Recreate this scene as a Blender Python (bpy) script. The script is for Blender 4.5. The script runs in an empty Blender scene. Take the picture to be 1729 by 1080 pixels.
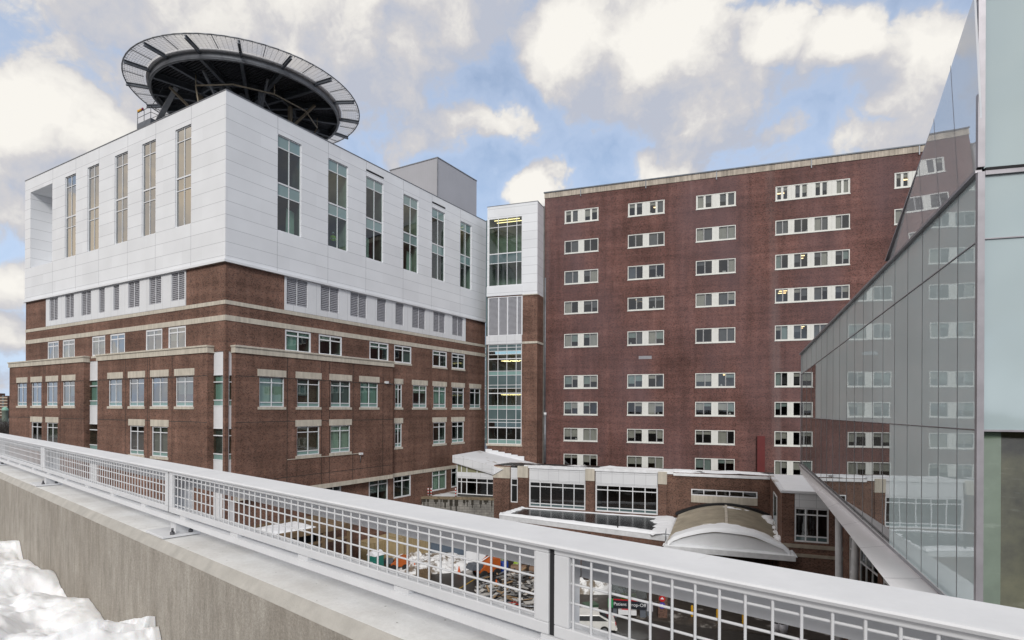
import bpy, math, random
from mathutils import Vector, Matrix, noise
random.seed(7)
R = math.radians
sc = bpy.context.scene
COL = sc.collection

# ------------------------------------------------------------------ camera
CAMZ = 16.5
FPX, CX, CY, ROLL = 980.0, 864.5, 689.1, R(0.26)
cr, sr = math.cos(ROLL), math.sin(ROLL)
RIGHT, UP, FWD = Vector((cr, 0, sr)), Vector((-sr, 0, cr)), Vector((0, 1, 0))
cd = bpy.data.cameras.new('camera'); cam = bpy.data.objects.new('camera', cd); COL.objects.link(cam)
cd.sensor_width = 36; cd.lens = FPX / 1729 * 36
cd.shift_y = (CY - 540) / 1729; cd.shift_x = 0
cd.clip_start = 0.05; cd.clip_end = 6000
cam.matrix_world = Matrix(((RIGHT.x, UP.x, 0, 0), (RIGHT.y, UP.y, -1, 0), (RIGHT.z, UP.z, 0, CAMZ), (0, 0, 0, 1)))
sc.camera = cam

def ray(px, py):
    return FWD + RIGHT * ((px - CX) / FPX) + UP * ((CY - py) / FPX)

# ------------------------------------------------------------------ sun, sky, exposure
SUN_AZ, SUN_EL = R(184), R(31)          # azimuth measured from +Y clockwise (towards +X)
SUN_DIR = Vector((math.sin(SUN_AZ) * math.cos(SUN_EL), math.cos(SUN_AZ) * math.cos(SUN_EL), math.sin(SUN_EL)))
sl = bpy.data.lights.new('sun', 'SUN'); sl.energy = 1.3; sl.angle = R(13); sl.color = (1, .98, .945)
so = bpy.data.objects.new('sun', sl); COL.objects.link(so)
so.rotation_euler = (-SUN_DIR).to_track_quat('-Z', 'Y').to_euler()
sc.view_settings.view_transform = 'Standard'; sc.view_settings.look = 'None'
sc.view_settings.exposure = 0.52; sc.view_settings.gamma = 1.0

class NT:
    """tiny helper for node trees"""
    def __init__(s, tree): s.t = tree
    def n(s, typ, ins=None, **props):
        nd = s.t.nodes.new(typ)
        for k, v in props.items(): setattr(nd, k, v)
        for k, v in (ins or {}).items():
            sock = nd.inputs[k]
            if isinstance(v, bpy.types.NodeSocket): s.t.links.new(v, sock)
            else: sock.default_value = v
        return nd
    def m(s, op, a, b=0.0, c=None, clamp=False):
        nd = s.n('ShaderNodeMath', operation=op, use_clamp=clamp)
        for i, v in enumerate((a, b) if c is None else (a, b, c)):
            if isinstance(v, bpy.types.NodeSocket): s.t.links.new(v, nd.inputs[i])
            else: nd.inputs[i].default_value = v
        return nd.outputs[0]
    def v(s, op, a, b=(0, 0, 0), out=0):
        nd = s.n('ShaderNodeVectorMath', operation=op)
        for i, v in enumerate((a, b)):
            if isinstance(v, bpy.types.NodeSocket): s.t.links.new(v, nd.inputs[i])
            else: nd.inputs[i].default_value = v
        return nd.outputs[out]
    def mix(s, f, a, b, mode='MIX'):
        nd = s.n('ShaderNodeMix', data_type='RGBA', blend_type=mode)
        for k, v in ((0, f), (6, a), (7, b)):
            if isinstance(v, bpy.types.NodeSocket): s.t.links.new(v, nd.inputs[k])
            else:
                nd.inputs[k].default_value = v if k == 0 else (tuple(v) + (1,))[:4]
        return nd.outputs[2]
    def rng(s, v, a, b, c=0.0, d=1.0, smooth=False):
        nd = s.n('ShaderNodeMapRange', {'From Min': a, 'From Max': b, 'To Min': c, 'To Max': d})
        if smooth: nd.interpolation_type = 'SMOOTHSTEP'
        s.t.links.new(v, nd.inputs[0]); return nd.outputs[0]

world = bpy.data.worlds.new('World'); sc.world = world; world.use_nodes = True
W = NT(world.node_tree); world.node_tree.nodes.clear()
CL = 6.35
# clouds of the day: (px, py, half width, half height, strength, brightness) looked up as directions of the sky
BLOBS = [(400, 55, 240, 110, .95, .42), (560, 70, 130, 70, .8, .5), (290, 80, 105, 95, .7, .2), (300, 190, 180, 70, .8, .12), (700, 40, 75, 75, .75, .75), (780, 20, 110, 50, .7, .6),
         (50, 200, 130, 45, 1.0, .66), (120, 260, 180, 100, .95, .28), (30, 360, 130, 60, .8, .35), (25, 470, 70, 40, .8, .9), (10, 560, 90, 30, .6, .6), (20, 640, 160, 30, .5, .7),
         (990, 60, 95, 85, 1.0, .95), (1120, 90, 125, 90, 1.05, 1.0), (1170, 165, 110, 70, .9, .85), (1070, 175, 110, 60, .75, .7), (1130, 230, 80, 34, .5, .7), (1310, 60, 60, 50, .85, .95), (1425, 85, 55, 48, .95, 1.0),
         (1380, 145, 80, 40, .45, .5), (1540, 110, 110, 65, .85, .8), (1500, 215, 170, 45, .6, .4), (1290, 215, 90, 28, .5, .7), (1420, 245, 160, 22, .35, .45),
         (815, 212, 90, 32, .6, .6), (760, 235, 55, 20, .45, .6), (720, -110, 170, 110, .95, .95), (905, 318, 42, 30, .95, 1.0), (1120, 290, 85, 18, .75, .95), (660, 155, 45, 22, .5, .6), (625, 205, 40, 25, .5, .6), (860, 75, 60, 25, .4, .5)]
# ... and directions outside the picture: evening cloud to the west, grey bank to the east, broken cloud behind, bright unseen cloud added high west and overhead for its light
DIRS = [((-1, .10, .21), .75, .085, .62, .9), ((-1, -.5, .28), .7, .3, .9, .8), ((-1, -.1, .82), .8, .22, .95, 1.0), ((-.8, -.8, .5), .7, .35, .9, .9), ((.97, .25, .30), .40, .16, .75, .05), ((1, -.3, .5), .5, .3, .8, .3), ((.2, -1, .5), .7, .35, .9, .7), ((-.2, .0, 1), .9, .6, .95, 1.0)]
grp = bpy.data.node_groups.new('cloud_density', 'ShaderNodeTree')
grp.interface.new_socket('dir', in_out='INPUT', socket_type='NodeSocketVector')
for nm in ('density', 'bright'): grp.interface.new_socket(nm, in_out='OUTPUT', socket_type='NodeSocketFloat')
G = NT(grp); gi = G.n('NodeGroupInput'); go = G.n('NodeGroupOutput')
d = gi.outputs[0]
wob = G.n('ShaderNodeTexNoise', {'Vector': d, 'Scale': 6.0, 'Detail': 5.0, 'Roughness': .55})
wv = G.v('MULTIPLY', G.v('SUBTRACT', wob.outputs['Color'], (.5, .5, .5)), (.20, .20, .14))
dw = G.v('ADD', d, wv)
acc = bri = None
lst = []
for (px, py, rx, ry, st, br) in BLOBS:
    c = ray(px, py); lst.append((c.normalized(), FPX * c.length / rx / 1.15, FPX * c.length / ry / 1.15, st, br))
for (c, rx, rz_, st, br) in DIRS: lst.append((Vector(c).normalized(), 1 / rx, 1 / rz_, st, br))
for (c, kx, kz, st, br) in lst:
    q = G.v('LENGTH', G.v('MULTIPLY', G.v('SUBTRACT', dw, tuple(c)), (kx, kx, kz)), out=1)
    bl = G.rng(q, 0.0, 1.95, st, 0.0, smooth=True)
    bb = G.m('MULTIPLY', bl, br)
    acc = bl if acc is None else G.m('MAXIMUM', acc, bl)
    bri = bb if bri is None else G.m('MAXIMUM', bri, bb)
fb = G.n('ShaderNodeTexNoise', {'Vector': dw, 'Scale': 6.0, 'Detail': 11.0, 'Roughness': .64})
vo = G.n('ShaderNodeTexVoronoi', {'Vector': G.v('ADD', dw, wv), 'Scale': 8.5, 'Detail': 2.0, 'Roughness': .5}, feature='F1', normalize=True)
den = G.m('ADD', acc, G.m('MULTIPLY', G.m('SUBTRACT', fb.outputs[0], .5), 1.45))
den = G.m('ADD', den, G.m('MULTIPLY', G.m('SUBTRACT', .32, vo.outputs['Distance']), .85))
grp.links.new(den, go.inputs[0]); grp.links.new(bri, go.inputs[1])
tc = W.n('ShaderNodeTexCoord'); D = tc.outputs['Generated']
def dens(vec):
    g = W.n('ShaderNodeGroup'); g.node_tree = grp; world.node_tree.links.new(vec, g.inputs[0]); return g.outputs
d0, b0 = dens(D)[0:2]
d1 = dens(W.v('ADD', D, (-.035, -.01, .05)))[0]
cov = W.rng(d0, .28, .52, 0.0, 1.0, smooth=True)
veil = W.rng(d0, -.4, .4, 0.0, .34, smooth=True)
lit = W.m('ADD', W.m('MULTIPLY', W.m('SUBTRACT', d0, d1), 1.15), W.m('MULTIPLY', b0, .66))
lit = W.rng(W.m('ADD', lit, .02), .0, 1.0, 0.0, 1.0)
sepw = W.n('ShaderNodeSeparateXYZ', {0: D})
cr_ = W.n('ShaderNodeValToRGB', {0: lit})
e = cr_.color_ramp.elements; e[0].position = 0.0; e[0].color = (.56, .595, .69, 1); e[1].position = .95; e[1].color = (1.04, 1.01, .95, 1)
n_ = e.new(.35); n_.color = (.70, .69, .71, 1); n_ = e.new(.62); n_.color = (.90, .875, .84, 1)
glow = W.m('MULTIPLY', W.rng(W.m('MULTIPLY', sepw.outputs[0], -1.0), .68, .95), W.m('MULTIPLY', W.rng(sepw.outputs[2], .9, .3), W.rng(sepw.outputs[2], .06, .2)))
west = W.mix(W.rng(sepw.outputs[2], .37, .46), (1.3, 1.04, .76), (3.0, 2.8, 2.6))  # high western cloud boosted, out of view, to brighten left-facing walls
warm = W.mix(W.m('MULTIPLY', glow, W.rng(lit, .1, .8, .25, .9)), cr_.outputs[0], west)
warm = W.mix(1.0, warm, (CL, CL, CL), 'MULTIPLY')
sky = W.n('ShaderNodeTexSky', sky_type='NISHITA', sun_disc=False, sun_elevation=SUN_EL, sun_rotation=SUN_AZ, altitude=100.0, air_density=1.0, dust_density=1.2, ozone_density=1.3)
pale = W.rng(sepw.outputs[2], .62, .0, .12, .75)
skyc = W.mix(pale, sky.outputs[0], (4.6, 6.0, 8.2))
skyc = W.mix(1.0, skyc, (.74, .77, .80), 'MULTIPLY')
skyc = W.mix(veil, skyc, (6.0, 6.6, 7.8))
final = W.mix(cov, skyc, warm)
bg = W.n('ShaderNodeBackground', {'Color': final, 'Strength': 0.1})
W.n('ShaderNodeOutputWorld', {'Surface': bg.outputs[0]})
world.cycles.sampling_method = 'MANUAL'; world.cycles.sample_map_resolution = 512
sc.cycles.max_bounces = 8; sc.cycles.glossy_bounces = 4; sc.cycles.transparent_max_bounces = 12
sc.cycles.use_denoising = True; sc.cycles.caustics_reflective = False; sc.cycles.caustics_refractive = False

# ------------------------------------------------------------------ materials
MATS = {}
def new_mat(name):
    m = bpy.data.materials.new(name); m.use_nodes = True; m.node_tree.nodes.clear(); MATS[name] = m
    return m, NT(m.node_tree)
def out(N, sh): N.n('ShaderNodeOutputMaterial', {'Surface': sh})
def plain(name, col, rough=.6, metal=0.0, var=.12, scale=1.5, bump=0.0, bscale=30.0, spec=.4, streak=0.0):
    m, N = new_mat(name)
    co = N.n('ShaderNodeTexCoord').outputs['Object']
    nz = N.n('ShaderNodeTexNoise', {'Vector': co, 'Scale': scale, 'Detail': 6.0, 'Roughness': .6}).outputs[0]
    f = N.rng(nz, .3, .7, 1 - var, 1 + var)
    if streak:
        st = N.n('ShaderNodeTexNoise', {'Vector': N.v('MULTIPLY', co, (2.2, 2.2, .12)), 'Scale': 2.0, 'Detail': 5.0}).outputs[0]
        f = N.m('MULTIPLY', f, N.rng(st, .35, .7, 1 + streak * .4, 1 - streak))
    c = N.mix(1.0, col, N.n('ShaderNodeCombineColor', {0: f, 1: f, 2: f}).outputs[0], 'MULTIPLY')
    ins = {'Base Color': c, 'Roughness': rough, 'Metallic': metal, 'Specular IOR Level': spec}
    if bump:
        b = N.n('ShaderNodeTexNoise', {'Vector': co, 'Scale': bscale, 'Detail': 5.0}).outputs[0]
        ins['Normal'] = N.n('ShaderNodeBump', {'Height': b, 'Strength': bump, 'Distance': .02}).outputs[0]
    out(N, N.n('ShaderNodeBsdfPrincipled', ins).outputs[0]); return m

def brick(name, c1, c2, mort, bw=.215, rh=.075, ms=.011, blotch=.36, purple=0.0, headers=0.0):
    m, N = new_mat(name)
    co = N.n('ShaderNodeTexCoord').outputs['Object']
    s = N.n('ShaderNodeSeparateXYZ', {0: co})
    uv = N.n('ShaderNodeCombineXYZ', {0: N.m('ADD', s.outputs[0], s.outputs[1]), 1: s.outputs[2], 2: 0.0}).outputs[0]
    bt = N.n('ShaderNodeTexBrick', {'Vector': uv, 'Color1': c1 + (1,), 'Color2': c2 + (1,), 'Mortar': mort + (1,), 'Scale': 1.0,
                                    'Mortar Size': ms, 'Mortar Smooth': .3, 'Bias': -.1, 'Brick Width': bw, 'Row Height': rh})
    c = bt.outputs[0]
    if headers:
        # darker header bricks scattered through the bond
        wn = N.n('ShaderNodeTexWhiteNoise', {'Vector': N.v('FLOOR', N.v('DIVIDE', uv, (bw * .5, rh, 1)))}, noise_dimensions='3D')
        hd = N.rng(wn.outputs[0], .62, .9, 0.0, headers)
        c = N.mix(hd, c, (.035, .022, .02))
    big = N.n('ShaderNodeTexNoise', {'Vector': uv, 'Scale': .16, 'Detail': 7.0, 'Roughness': .62}).outputs[0]
    st = N.n('ShaderNodeTexNoise', {'Vector': N.v('MULTIPLY', uv, (1.0, .05, 1)), 'Scale': 1.3, 'Detail': 5.0}).outputs[0]
    hz = N.n('ShaderNodeTexNoise', {'Vector': N.v('MULTIPLY', uv, (.05, 1.6, 1)), 'Scale': 1.0, 'Detail': 3.0}).outputs[0]
    f = N.m('MULTIPLY', N.rng(big, .3, .7, 1 - blotch, 1 + blotch), N.rng(st, .3, .7, 1.17, .80))
    f = N.m('MULTIPLY', f, N.rng(hz, .3, .7, .82, 1.18))
    c = N.mix(1.0, c, N.n('ShaderNodeCombineColor', {0: f, 1: f, 2: f}).outputs[0], 'MULTIPLY')
    if purple:
        pz = N.n('ShaderNodeTexNoise', {'Vector': N.v('MULTIPLY', uv, (1.0, .35, 1)), 'Scale': .11, 'Detail': 6.0}).outputs[0]
        c = N.mix(N.rng(pz, .42, .66, 0.0, purple), c, (.155, .105, .115))
        ef = N.n('ShaderNodeTexNoise', {'Vector': N.v('MULTIPLY', uv, (1.0, .03, 1)), 'Scale': .32, 'Detail': 6.0}).outputs[0]
        c = N.mix(N.rng(ef, .60, .74, 0.0, .34), c, (.3, .26, .26))
    out(N, N.n('ShaderNodeBsdfPrincipled', {'Base Color': c, 'Roughness': .85, 'Specular IOR Level': .25}).outputs[0]); return m

def paneled(name, col, pitch, z0, line=.035, rough=.38, jcol=(.42, .43, .45), upitch=0.0):
    m, N = new_mat(name)
    co = N.n('ShaderNodeTexCoord').outputs['Object']
    s = N.n('ShaderNodeSeparateXYZ', {0: co})
    zf = N.m('FRACT', N.m('DIVIDE', N.m('SUBTRACT', z0, s.outputs[2]), pitch))
    k = N.m('LESS_THAN', zf, line / pitch)
    u = N.m('ADD', s.outputs[0], s.outputs[1])
    if upitch:
        uf = N.m('FRACT', N.m('DIVIDE', u, upitch))
        k = N.m('MAXIMUM', k, N.m('LESS_THAN', uf, line / upitch))
    cell = N.n('ShaderNodeCombineXYZ', {0: N.m('FLOOR', N.m('DIVIDE', N.m('SUBTRACT', z0, s.outputs[2]), pitch)), 1: N.m('FLOOR', N.m('DIVIDE', u, 3.1)), 2: 0.0}).outputs[0]
    wn = N.n('ShaderNodeTexWhiteNoise', {'Vector': cell}).outputs[0]
    nz = N.n('ShaderNodeTexNoise', {'Vector': co, 'Scale': .35, 'Detail': 5.0}).outputs[0]
    f = N.m('MULTIPLY', N.rng(wn, 0, 1, .955, 1.02), N.rng(nz, .3, .7, .955, 1.03))
    c = N.mix(1.0, col, N.n('ShaderNodeCombineColor', {0: f, 1: f, 2: f}).outputs[0], 'MULTIPLY')
    c = N.mix(N.m('MULTIPLY', k, .8), c, jcol)
    out(N, N.n('ShaderNodeBsdfPrincipled', {'Base Color': c, 'Roughness': rough, 'Specular IOR Level': .4}).outputs[0]); return m

def glass(name, tint, refl, wob=.0, f0=.06):
    """window pane: mirror-like reflection over a tinted see-through body"""
    m, N = new_mat(name)
    lw = N.n('ShaderNodeLayerWeight', {'Blend': .35})
    fac = N.rng(lw.outputs['Facing'], 0.0, 1.0, f0 + refl, .95)
    fac = N.m('ADD', N.m('MULTIPLY', N.m('POWER', lw.outputs['Facing'], 3.0), .75), f0 + refl, clamp=True)
    ins = {'Color': (.92, .95, .97, 1), 'Roughness': .015}
    if wob:
        co = N.n('ShaderNodeTexCoord').outputs['Object']
        nz = N.n('ShaderNodeTexNoise', {'Vector': co, 'Scale': .55, 'Detail': 2.0}).outputs[0]
        ins['Normal'] = N.n('ShaderNodeBump', {'Height': nz, 'Strength': wob, 'Distance': .03}).outputs[0]
    gl = N.n('ShaderNodeBsdfGlossy', ins)
    tr = N.n('ShaderNodeBsdfTransparent', {'Color': tint + (1,)})
    out(N, N.n('ShaderNodeMixShader', {0: fac, 1: tr.outputs[0], 2: gl.outputs[0]}).outputs[0]); return m

def frit(name, col, f0, gain, wob=.5, rough=.01, stripes=False):
    """coated or fritted glass that is not see-through: pale body under a mirror"""
    m, N = new_mat(name)
    lw = N.n('ShaderNodeLayerWeight', {'Blend': .5})
    fac = N.m('ADD', N.m('MULTIPLY', N.m('POWER', lw.outputs['Facing'], 2.5), gain), f0, clamp=True)
    co = N.n('ShaderNodeTexCoord').outputs['Object']
    s = N.n('ShaderNodeSeparateXYZ', {0: co})
    nz = N.n('ShaderNodeTexNoise', {'Vector': N.v('MULTIPLY', co, (1, .8, .8)), 'Scale': .5, 'Detail': 1.5}).outputs[0]
    pn = N.n('ShaderNodeTexWhiteNoise', {'W': N.m('FLOOR', N.m('DIVIDE', s.outputs[1], 1.52))}, noise_dimensions='1D').outputs[0]
    bh = N.m('ADD', nz, N.m('MULTIPLY', N.m('MULTIPLY', pn, .06), s.outputs[1]))
    nrm = N.n('ShaderNodeBump', {'Height': bh, 'Strength': wob, 'Distance': .02}).outputs[0]
    gl = N.n('ShaderNodeBsdfGlossy', {'Color': (.88, .91, .93, 1), 'Roughness': rough, 'Normal': nrm})
    f = N.rng(N.n('ShaderNodeTexNoise', {'Vector': co, 'Scale': .2, 'Detail': 3.0}).outputs[0], .3, .7, .92, 1.08)
    c = N.mix(1.0, col, N.n('ShaderNodeCombineColor', {0: f, 1: f, 2: f}).outputs[0], 'MULTIPLY')
    df = N.n('ShaderNodeBsdfDiffuse', {'Color': c})
    out(N, N.n('ShaderNodeMixShader', {0: fac, 1: df.outputs[0], 2: gl.outputs[0]}).outputs[0]); return m

def emis(name, col, st):
    m, N = new_mat(name); out(N, N.n('ShaderNodeEmission', {'Color': col + (1,), 'Strength': st}).outputs[0]); return m

def patchy(name, a, b, scale, lo, hi, ra=.9, rb=.5, bump=.3):
    """two materials in one sheet, parted along a noise edge (snow lying on asphalt, on roofing ...)"""
    m, N = new_mat(name)
    co = N.n('ShaderNodeTexCoord').outputs['Object']
    nz = N.n('ShaderNodeTexNoise', {'Vector': co, 'Scale': scale, 'Detail': 8.0, 'Roughness': .62}).outputs[0]
    k = N.rng(nz, lo, hi)
    fine = N.n('ShaderNodeTexNoise', {'Vector': co, 'Scale': 2.5, 'Detail': 8.0}).outputs[0]
    f = N.rng(fine, .3, .7, .75, 1.25)
    bb = N.mix(1.0, b, N.n('ShaderNodeCombineColor', {0: f, 1: f, 2: f}).outputs[0], 'MULTIPLY')
    c = N.mix(k, bb, a)
    rg = N.rng(k, 0, 1, rb, ra)
    nrm = N.n('ShaderNodeBump', {'Height': N.m('ADD', k, N.m('MULTIPLY', fine, .3)), 'Strength': bump, 'Distance': .06}).outputs[0]
    out(N, N.n('ShaderNodeBsdfPrincipled', {'Base Color': c, 'Roughness': rg, 'Normal': nrm, 'Specular IOR Level': .4}).outputs[0]); return m

SNOW = (.90, .915, .945)
BRT = brick('tower brick', (.228, .100, .066), (.160, .074, .052), (.22, .18, .15), headers=.5)
BRK = brick('old red brick', (.185, .066, .053), (.128, .050, .043), (.20, .15, .135), purple=.55, headers=.55)
BRM = brick('entrance brick', (.19, .088, .060), (.135, .065, .047), (.18, .145, .12), headers=.6)
STONE = plain('cast stone', (.60, .55, .465), .8, var=.1, scale=1.2, streak=.16, bump=.1, spec=.2)
SNOWM = plain('snow', SNOW, .75, var=.03, scale=.8, bump=.35, bscale=9, spec=.2)
DIRTY = patchy('dirty snow', (.78, .78, .78), (.16, .13, .10), .9, .42, .52)
WMET = plain('white aluminium', (.78, .79, .81), .4, var=.03)
GMET = plain('grey aluminium', (.52, .52, .56), .42, var=.05, metal=.15)
BEAMM = plain('pale silver cladding', (.76, .745, .765), .35, var=.05, scale=.4)
LOUV = plain('grey louvre blades', (.42, .42, .45), .5, var=.06)
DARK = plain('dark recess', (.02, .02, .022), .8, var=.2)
DSTEEL = plain('dark grey steel', (.135, .15, .175), .5, var=.2, metal=.2)
STEEL = plain('galvanised steel', (.24, .25, .27), .5, var=.2, metal=.4)
TAN = plain('tan painted pipe', (.30, .25, .18), .5)
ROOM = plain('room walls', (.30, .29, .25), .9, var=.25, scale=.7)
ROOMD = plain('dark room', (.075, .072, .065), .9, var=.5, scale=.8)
BLIND = plain('cream roller blind', (.58, .56, .48), .8, var=.08, streak=.1)
BLINDG = plain('grey roller blind', (.17, .175, .18), .8, var=.1)
BLINDT = plain('pale green shade', (.36, .45, .41), .8, var=.08, streak=.1)
TEAL = frit('teal spandrel glass', (.23, .37, .345), .10, .5, wob=.1, rough=.05)
TEALM = frit('mid teal spandrel glass', (.19, .29, .285), .12, .5, wob=.1, rough=.05)
TEALD = frit('dark teal spandrel glass', (.10, .15, .155), .12, .5, wob=.1, rough=.05)
GLT = glass('tower glass', (.60, .76, .71), .03, wob=.08)
GLL = glass('tower mirror glass', (.50, .55, .52), .32, wob=.12)
GLK = glass('ward glass', (.66, .68, .68), .05, wob=.10)
GLM = glass('lobby glass', (.48, .52, .52), .05, wob=.1)
LAMPW = emis('warm strip light', (1.0, .70, .34), 3.0)
LAMPC = emis('white strip light', (1.0, .93, .78), 2.0)
ROOFM = patchy('black roofing with snow', SNOW, (.028, .028, .03), .22, .50, .56)
ROOFW = patchy('snowy white roof', (.80, .81, .84), (.42, .38, .33), .35, .36, .44)
JOINT = plain('brick joint', (.05, .035, .03), .9, var=.2)
CONC = None

# ------------------------------------------------------------------ geometry helpers
class Ident:
    def __call__(s, u, n, z): return (u, n, z)
IDT = Ident()

class Fr:
    """a facade: u along it, n out of it, z up; side 0 = local y=0 face, side 1 = local x=0 face"""
    def __init__(s, org, rot, side=0):
        s.o = Vector((org[0], org[1], 0)); s.rot = rot; s.side = side
        ex = Vector((math.cos(rot), math.sin(rot), 0)); ey = Vector((-math.sin(rot), math.cos(rot), 0))
        s.du, s.dn = (ex, -ey) if side == 0 else (ey, -ex)
    def __call__(s, u, n, z): return (u, -n, z) if s.side == 0 else (-n, u, z)
    def hit(s, px, py, n=0.0):
        r = ray(px, py); p0 = s.o + s.dn * n
        t = (p0.dot(s.dn)) / r.dot(s.dn)
        p = r * t
        return (p - p0).dot(s.du), CAMZ + p.z
    def u(s, px, n=0.0, py=690): return s.hit(px, py, n)[0]
    def z(s, px, py, n=0.0): return s.hit(px, py, n)[1]

def ground(px, py, z=0.0):
    r = ray(px, py); t = (z - CAMZ) / r.z
    return Vector((r.x * t, r.y * t, z))
def at(px, py, Y):
    r = ray(px, py); return Vector((r.x * Y, Y, CAMZ + r.z * Y))

class MB:
    def __init__(s, fr=IDT): s.v = []; s.f = []; s.fr = fr; s.sm = set(); s.cut = []
    def pts(s, ps, fr=None):
        fr = fr or s.fr; b = len(s.v); s.v += [tuple(fr(*p)) for p in ps]; return b
    def quad(s, a, b, c, d, fr=None):
        k = s.pts((a, b, c, d), fr); s.f.append((k, k + 1, k + 2, k + 3))
    def poly(s, ps, fr=None):
        k = s.pts(ps, fr); s.f.append(tuple(range(k, k + len(ps))))
    def box(s, u0, u1, n0, n1, z0, z1, fr=None):
        k = s.pts([(u0, n0, z0), (u1, n0, z0), (u1, n1, z0), (u0, n1, z0), (u0, n0, z1), (u1, n0, z1), (u1, n1, z1), (u0, n1, z1)], fr)
        for q in ((0, 3, 2, 1), (4, 5, 6, 7), (0, 1, 5, 4), (1, 2, 6, 5), (2, 3, 7, 6), (3, 0, 4, 7)): s.f.append(tuple(k + i for i in q))
    def prism(s, poly, n0, n1, fr=None):
        """poly of (u, z), from n0 to n1"""
        m = len(poly); k = s.pts([(u, n0, z) for u, z in poly] + [(u, n1, z) for u, z in poly], fr)
        s.f.append(tuple(k + i for i in range(m))); s.f.append(tuple(k + m + i for i in reversed(range(m))))
        for i in range(m): j = (i + 1) % m; s.f.append((k + i, k + m + i, k + m + j, k + j))
    def slab(s, poly, z0, z1, fr=None):
        """poly of (x, y), from z0 to z1"""
        m = len(poly); k = s.pts([(x, y, z0) for x, y in poly] + [(x, y, z1) for x, y in poly], fr)
        s.f.append(tuple(k + i for i in reversed(range(m)))); s.f.append(tuple(k + m + i for i in range(m)))
        for i in range(m): j = (i + 1) % m; s.f.append((k + i, k + j, k + m + j, k + m + i))
    def tube(s, a, b, r, r2=None, seg=8, fr=None, cap=True):
        fr = fr or s.fr; a = Vector(fr(*a)); b = Vector(fr(*b)); r2 = r if r2 is None else r2
        ax = (b - a).normalized(); t = ax.orthogonal().normalized(); w = ax.cross(t)
        k = len(s.v)
        for p, rr in ((a, r), (b, r2)):
            for i in range(seg):
                an = 2 * math.pi * i / seg; s.v.append(tuple(p + (t * math.cos(an) + w * math.sin(an)) * rr))
        for i in range(seg):
            j = (i + 1) % seg; s.sm.add(len(s.f)); s.f.append((k + i, k + j, k + seg + j, k + seg + i))
        if cap:
            s.f.append(tuple(k + i for i in reversed(range(seg)))); s.f.append(tuple(k + seg + i for i in range(seg)))
    def bar(s, a, b, w, h, fr=None):
        """rectangular bar between two points, w across, h in the vertical sense"""
        fr = fr or s.fr; a = Vector(fr(*a)); b = Vector(fr(*b)); ax = (b - a).normalized()
        up = Vector((0, 0, 1)) if abs(ax.z) < .95 else Vector((0, 1, 0))
        t = ax.cross(up).normalized(); w2 = t.cross(ax).normalized(); k = len(s.v)
        for p in (a, b):
            for x, y in ((-1, -1), (1, -1), (1, 1), (-1, 1)): s.v.append(tuple(p + t * (x * w / 2) + w2 * (y * h / 2)))
        for q in ((0, 3, 2, 1), (4, 5, 6, 7), (0, 1, 5, 4), (1, 2, 6, 5), (2, 3, 7, 6), (3, 0, 4, 7)): s.f.append(tuple(k + i for i in q))
    def lathe(s, prof, c=(0, 0, 0), seg=24, fr=None):
        fr = fr or s.fr; k = len(s.v); m = len(prof)
        for r_, z in prof:
            for i in range(seg):
                a = 2 * math.pi * i / seg; s.v.append(tuple(fr(c[0] + r_ * math.cos(a), c[1] + r_ * math.sin(a), c[2] + z)))
        for q in range(m - 1):
            for i in range(seg):
                j = (i + 1) % seg; s.sm.add(len(s.f)); s.f.append((k + q * seg + i, k + q * seg + j, k + (q + 1) * seg + j, k + (q + 1) * seg + i))
    def blob(s, c, rx, ry, rz, seed=0, rough=.25, sub=3, fr=None):
        import bmesh
        bm = bmesh.new(); bmesh.ops.create_icosphere(bm, subdivisions=sub, radius=1); k = len(s.v); fr = fr or s.fr
        for v in bm.verts:
            f = 1 + rough * noise.fractal(v.co * 1.3 + Vector((seed, seed * 2, 0)), 1, 2, 4)
            s.v.append(tuple(fr(c[0] + v.co.x * rx * f, c[1] + v.co.y * ry * f, c[2] + v.co.z * rz * f)))
        for f in bm.faces: s.sm.add(len(s.f)); s.f.append(tuple(k + v.index for v in f.verts))
        bm.free()
    def wall(s, u0, u1, z0, z1, n, holes, depth, fr=None):
        us = sorted({u0, u1} | {min(max(x, u0), u1) for h in holes for x in h[:2]})
        zs = sorted({z0, z1} | {min(max(x, z0), z1) for h in holes for x in h[2:]})
        for i in range(len(us) - 1):
            for j in range(len(zs) - 1):
                cu, cz = (us[i] + us[i + 1]) / 2, (zs[j] + zs[j + 1]) / 2
                if any(h[0] < cu < h[1] and h[2] < cz < h[3] for h in holes): continue
                s.quad((us[i], n, zs[j]), (us[i + 1], n, zs[j]), (us[i + 1], n, zs[j + 1]), (us[i], n, zs[j + 1]), fr)
        for a, b, c, e in holes:
            a, b, c, e = max(a, u0), min(b, u1), max(c, z0), min(e, z1)
            if b <= a or e <= c: continue
            m = n - depth
            s.quad((a, n, c), (b, n, c), (b, m, c), (a, m, c), fr); s.quad((a, n, e), (b, n, e), (b, m, e), (a, m, e), fr)
            s.quad((a, n, c), (a, n, e), (a, m, e), (a, m, c), fr); s.quad((b, n, c), (b, n, e), (b, m, e), (b, m, c), fr)
    def build(s, name, mat, parent=None, bevel=0.0, smooth=False):
        me = bpy.data.meshes.new(name); me.from_pydata(s.v, [], s.f); me.validate(); me.update()
        for q_ in (mat if isinstance(mat, (list, tuple)) else [mat]): me.materials.append(q_)
        for c_ in s.cut:
            for p_ in me.polygons[c_:]: p_.material_index += 1
        if smooth: me.polygons.foreach_set('use_smooth', [True] * len(me.polygons))
        elif s.sm and len(me.polygons) == len(s.f):
            me.polygons.foreach_set('use_smooth', [i in s.sm for i in range(len(s.f))])
        o = bpy.data.objects.new(name, me); COL.objects.link(o)
        if parent: o.parent = parent
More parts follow.
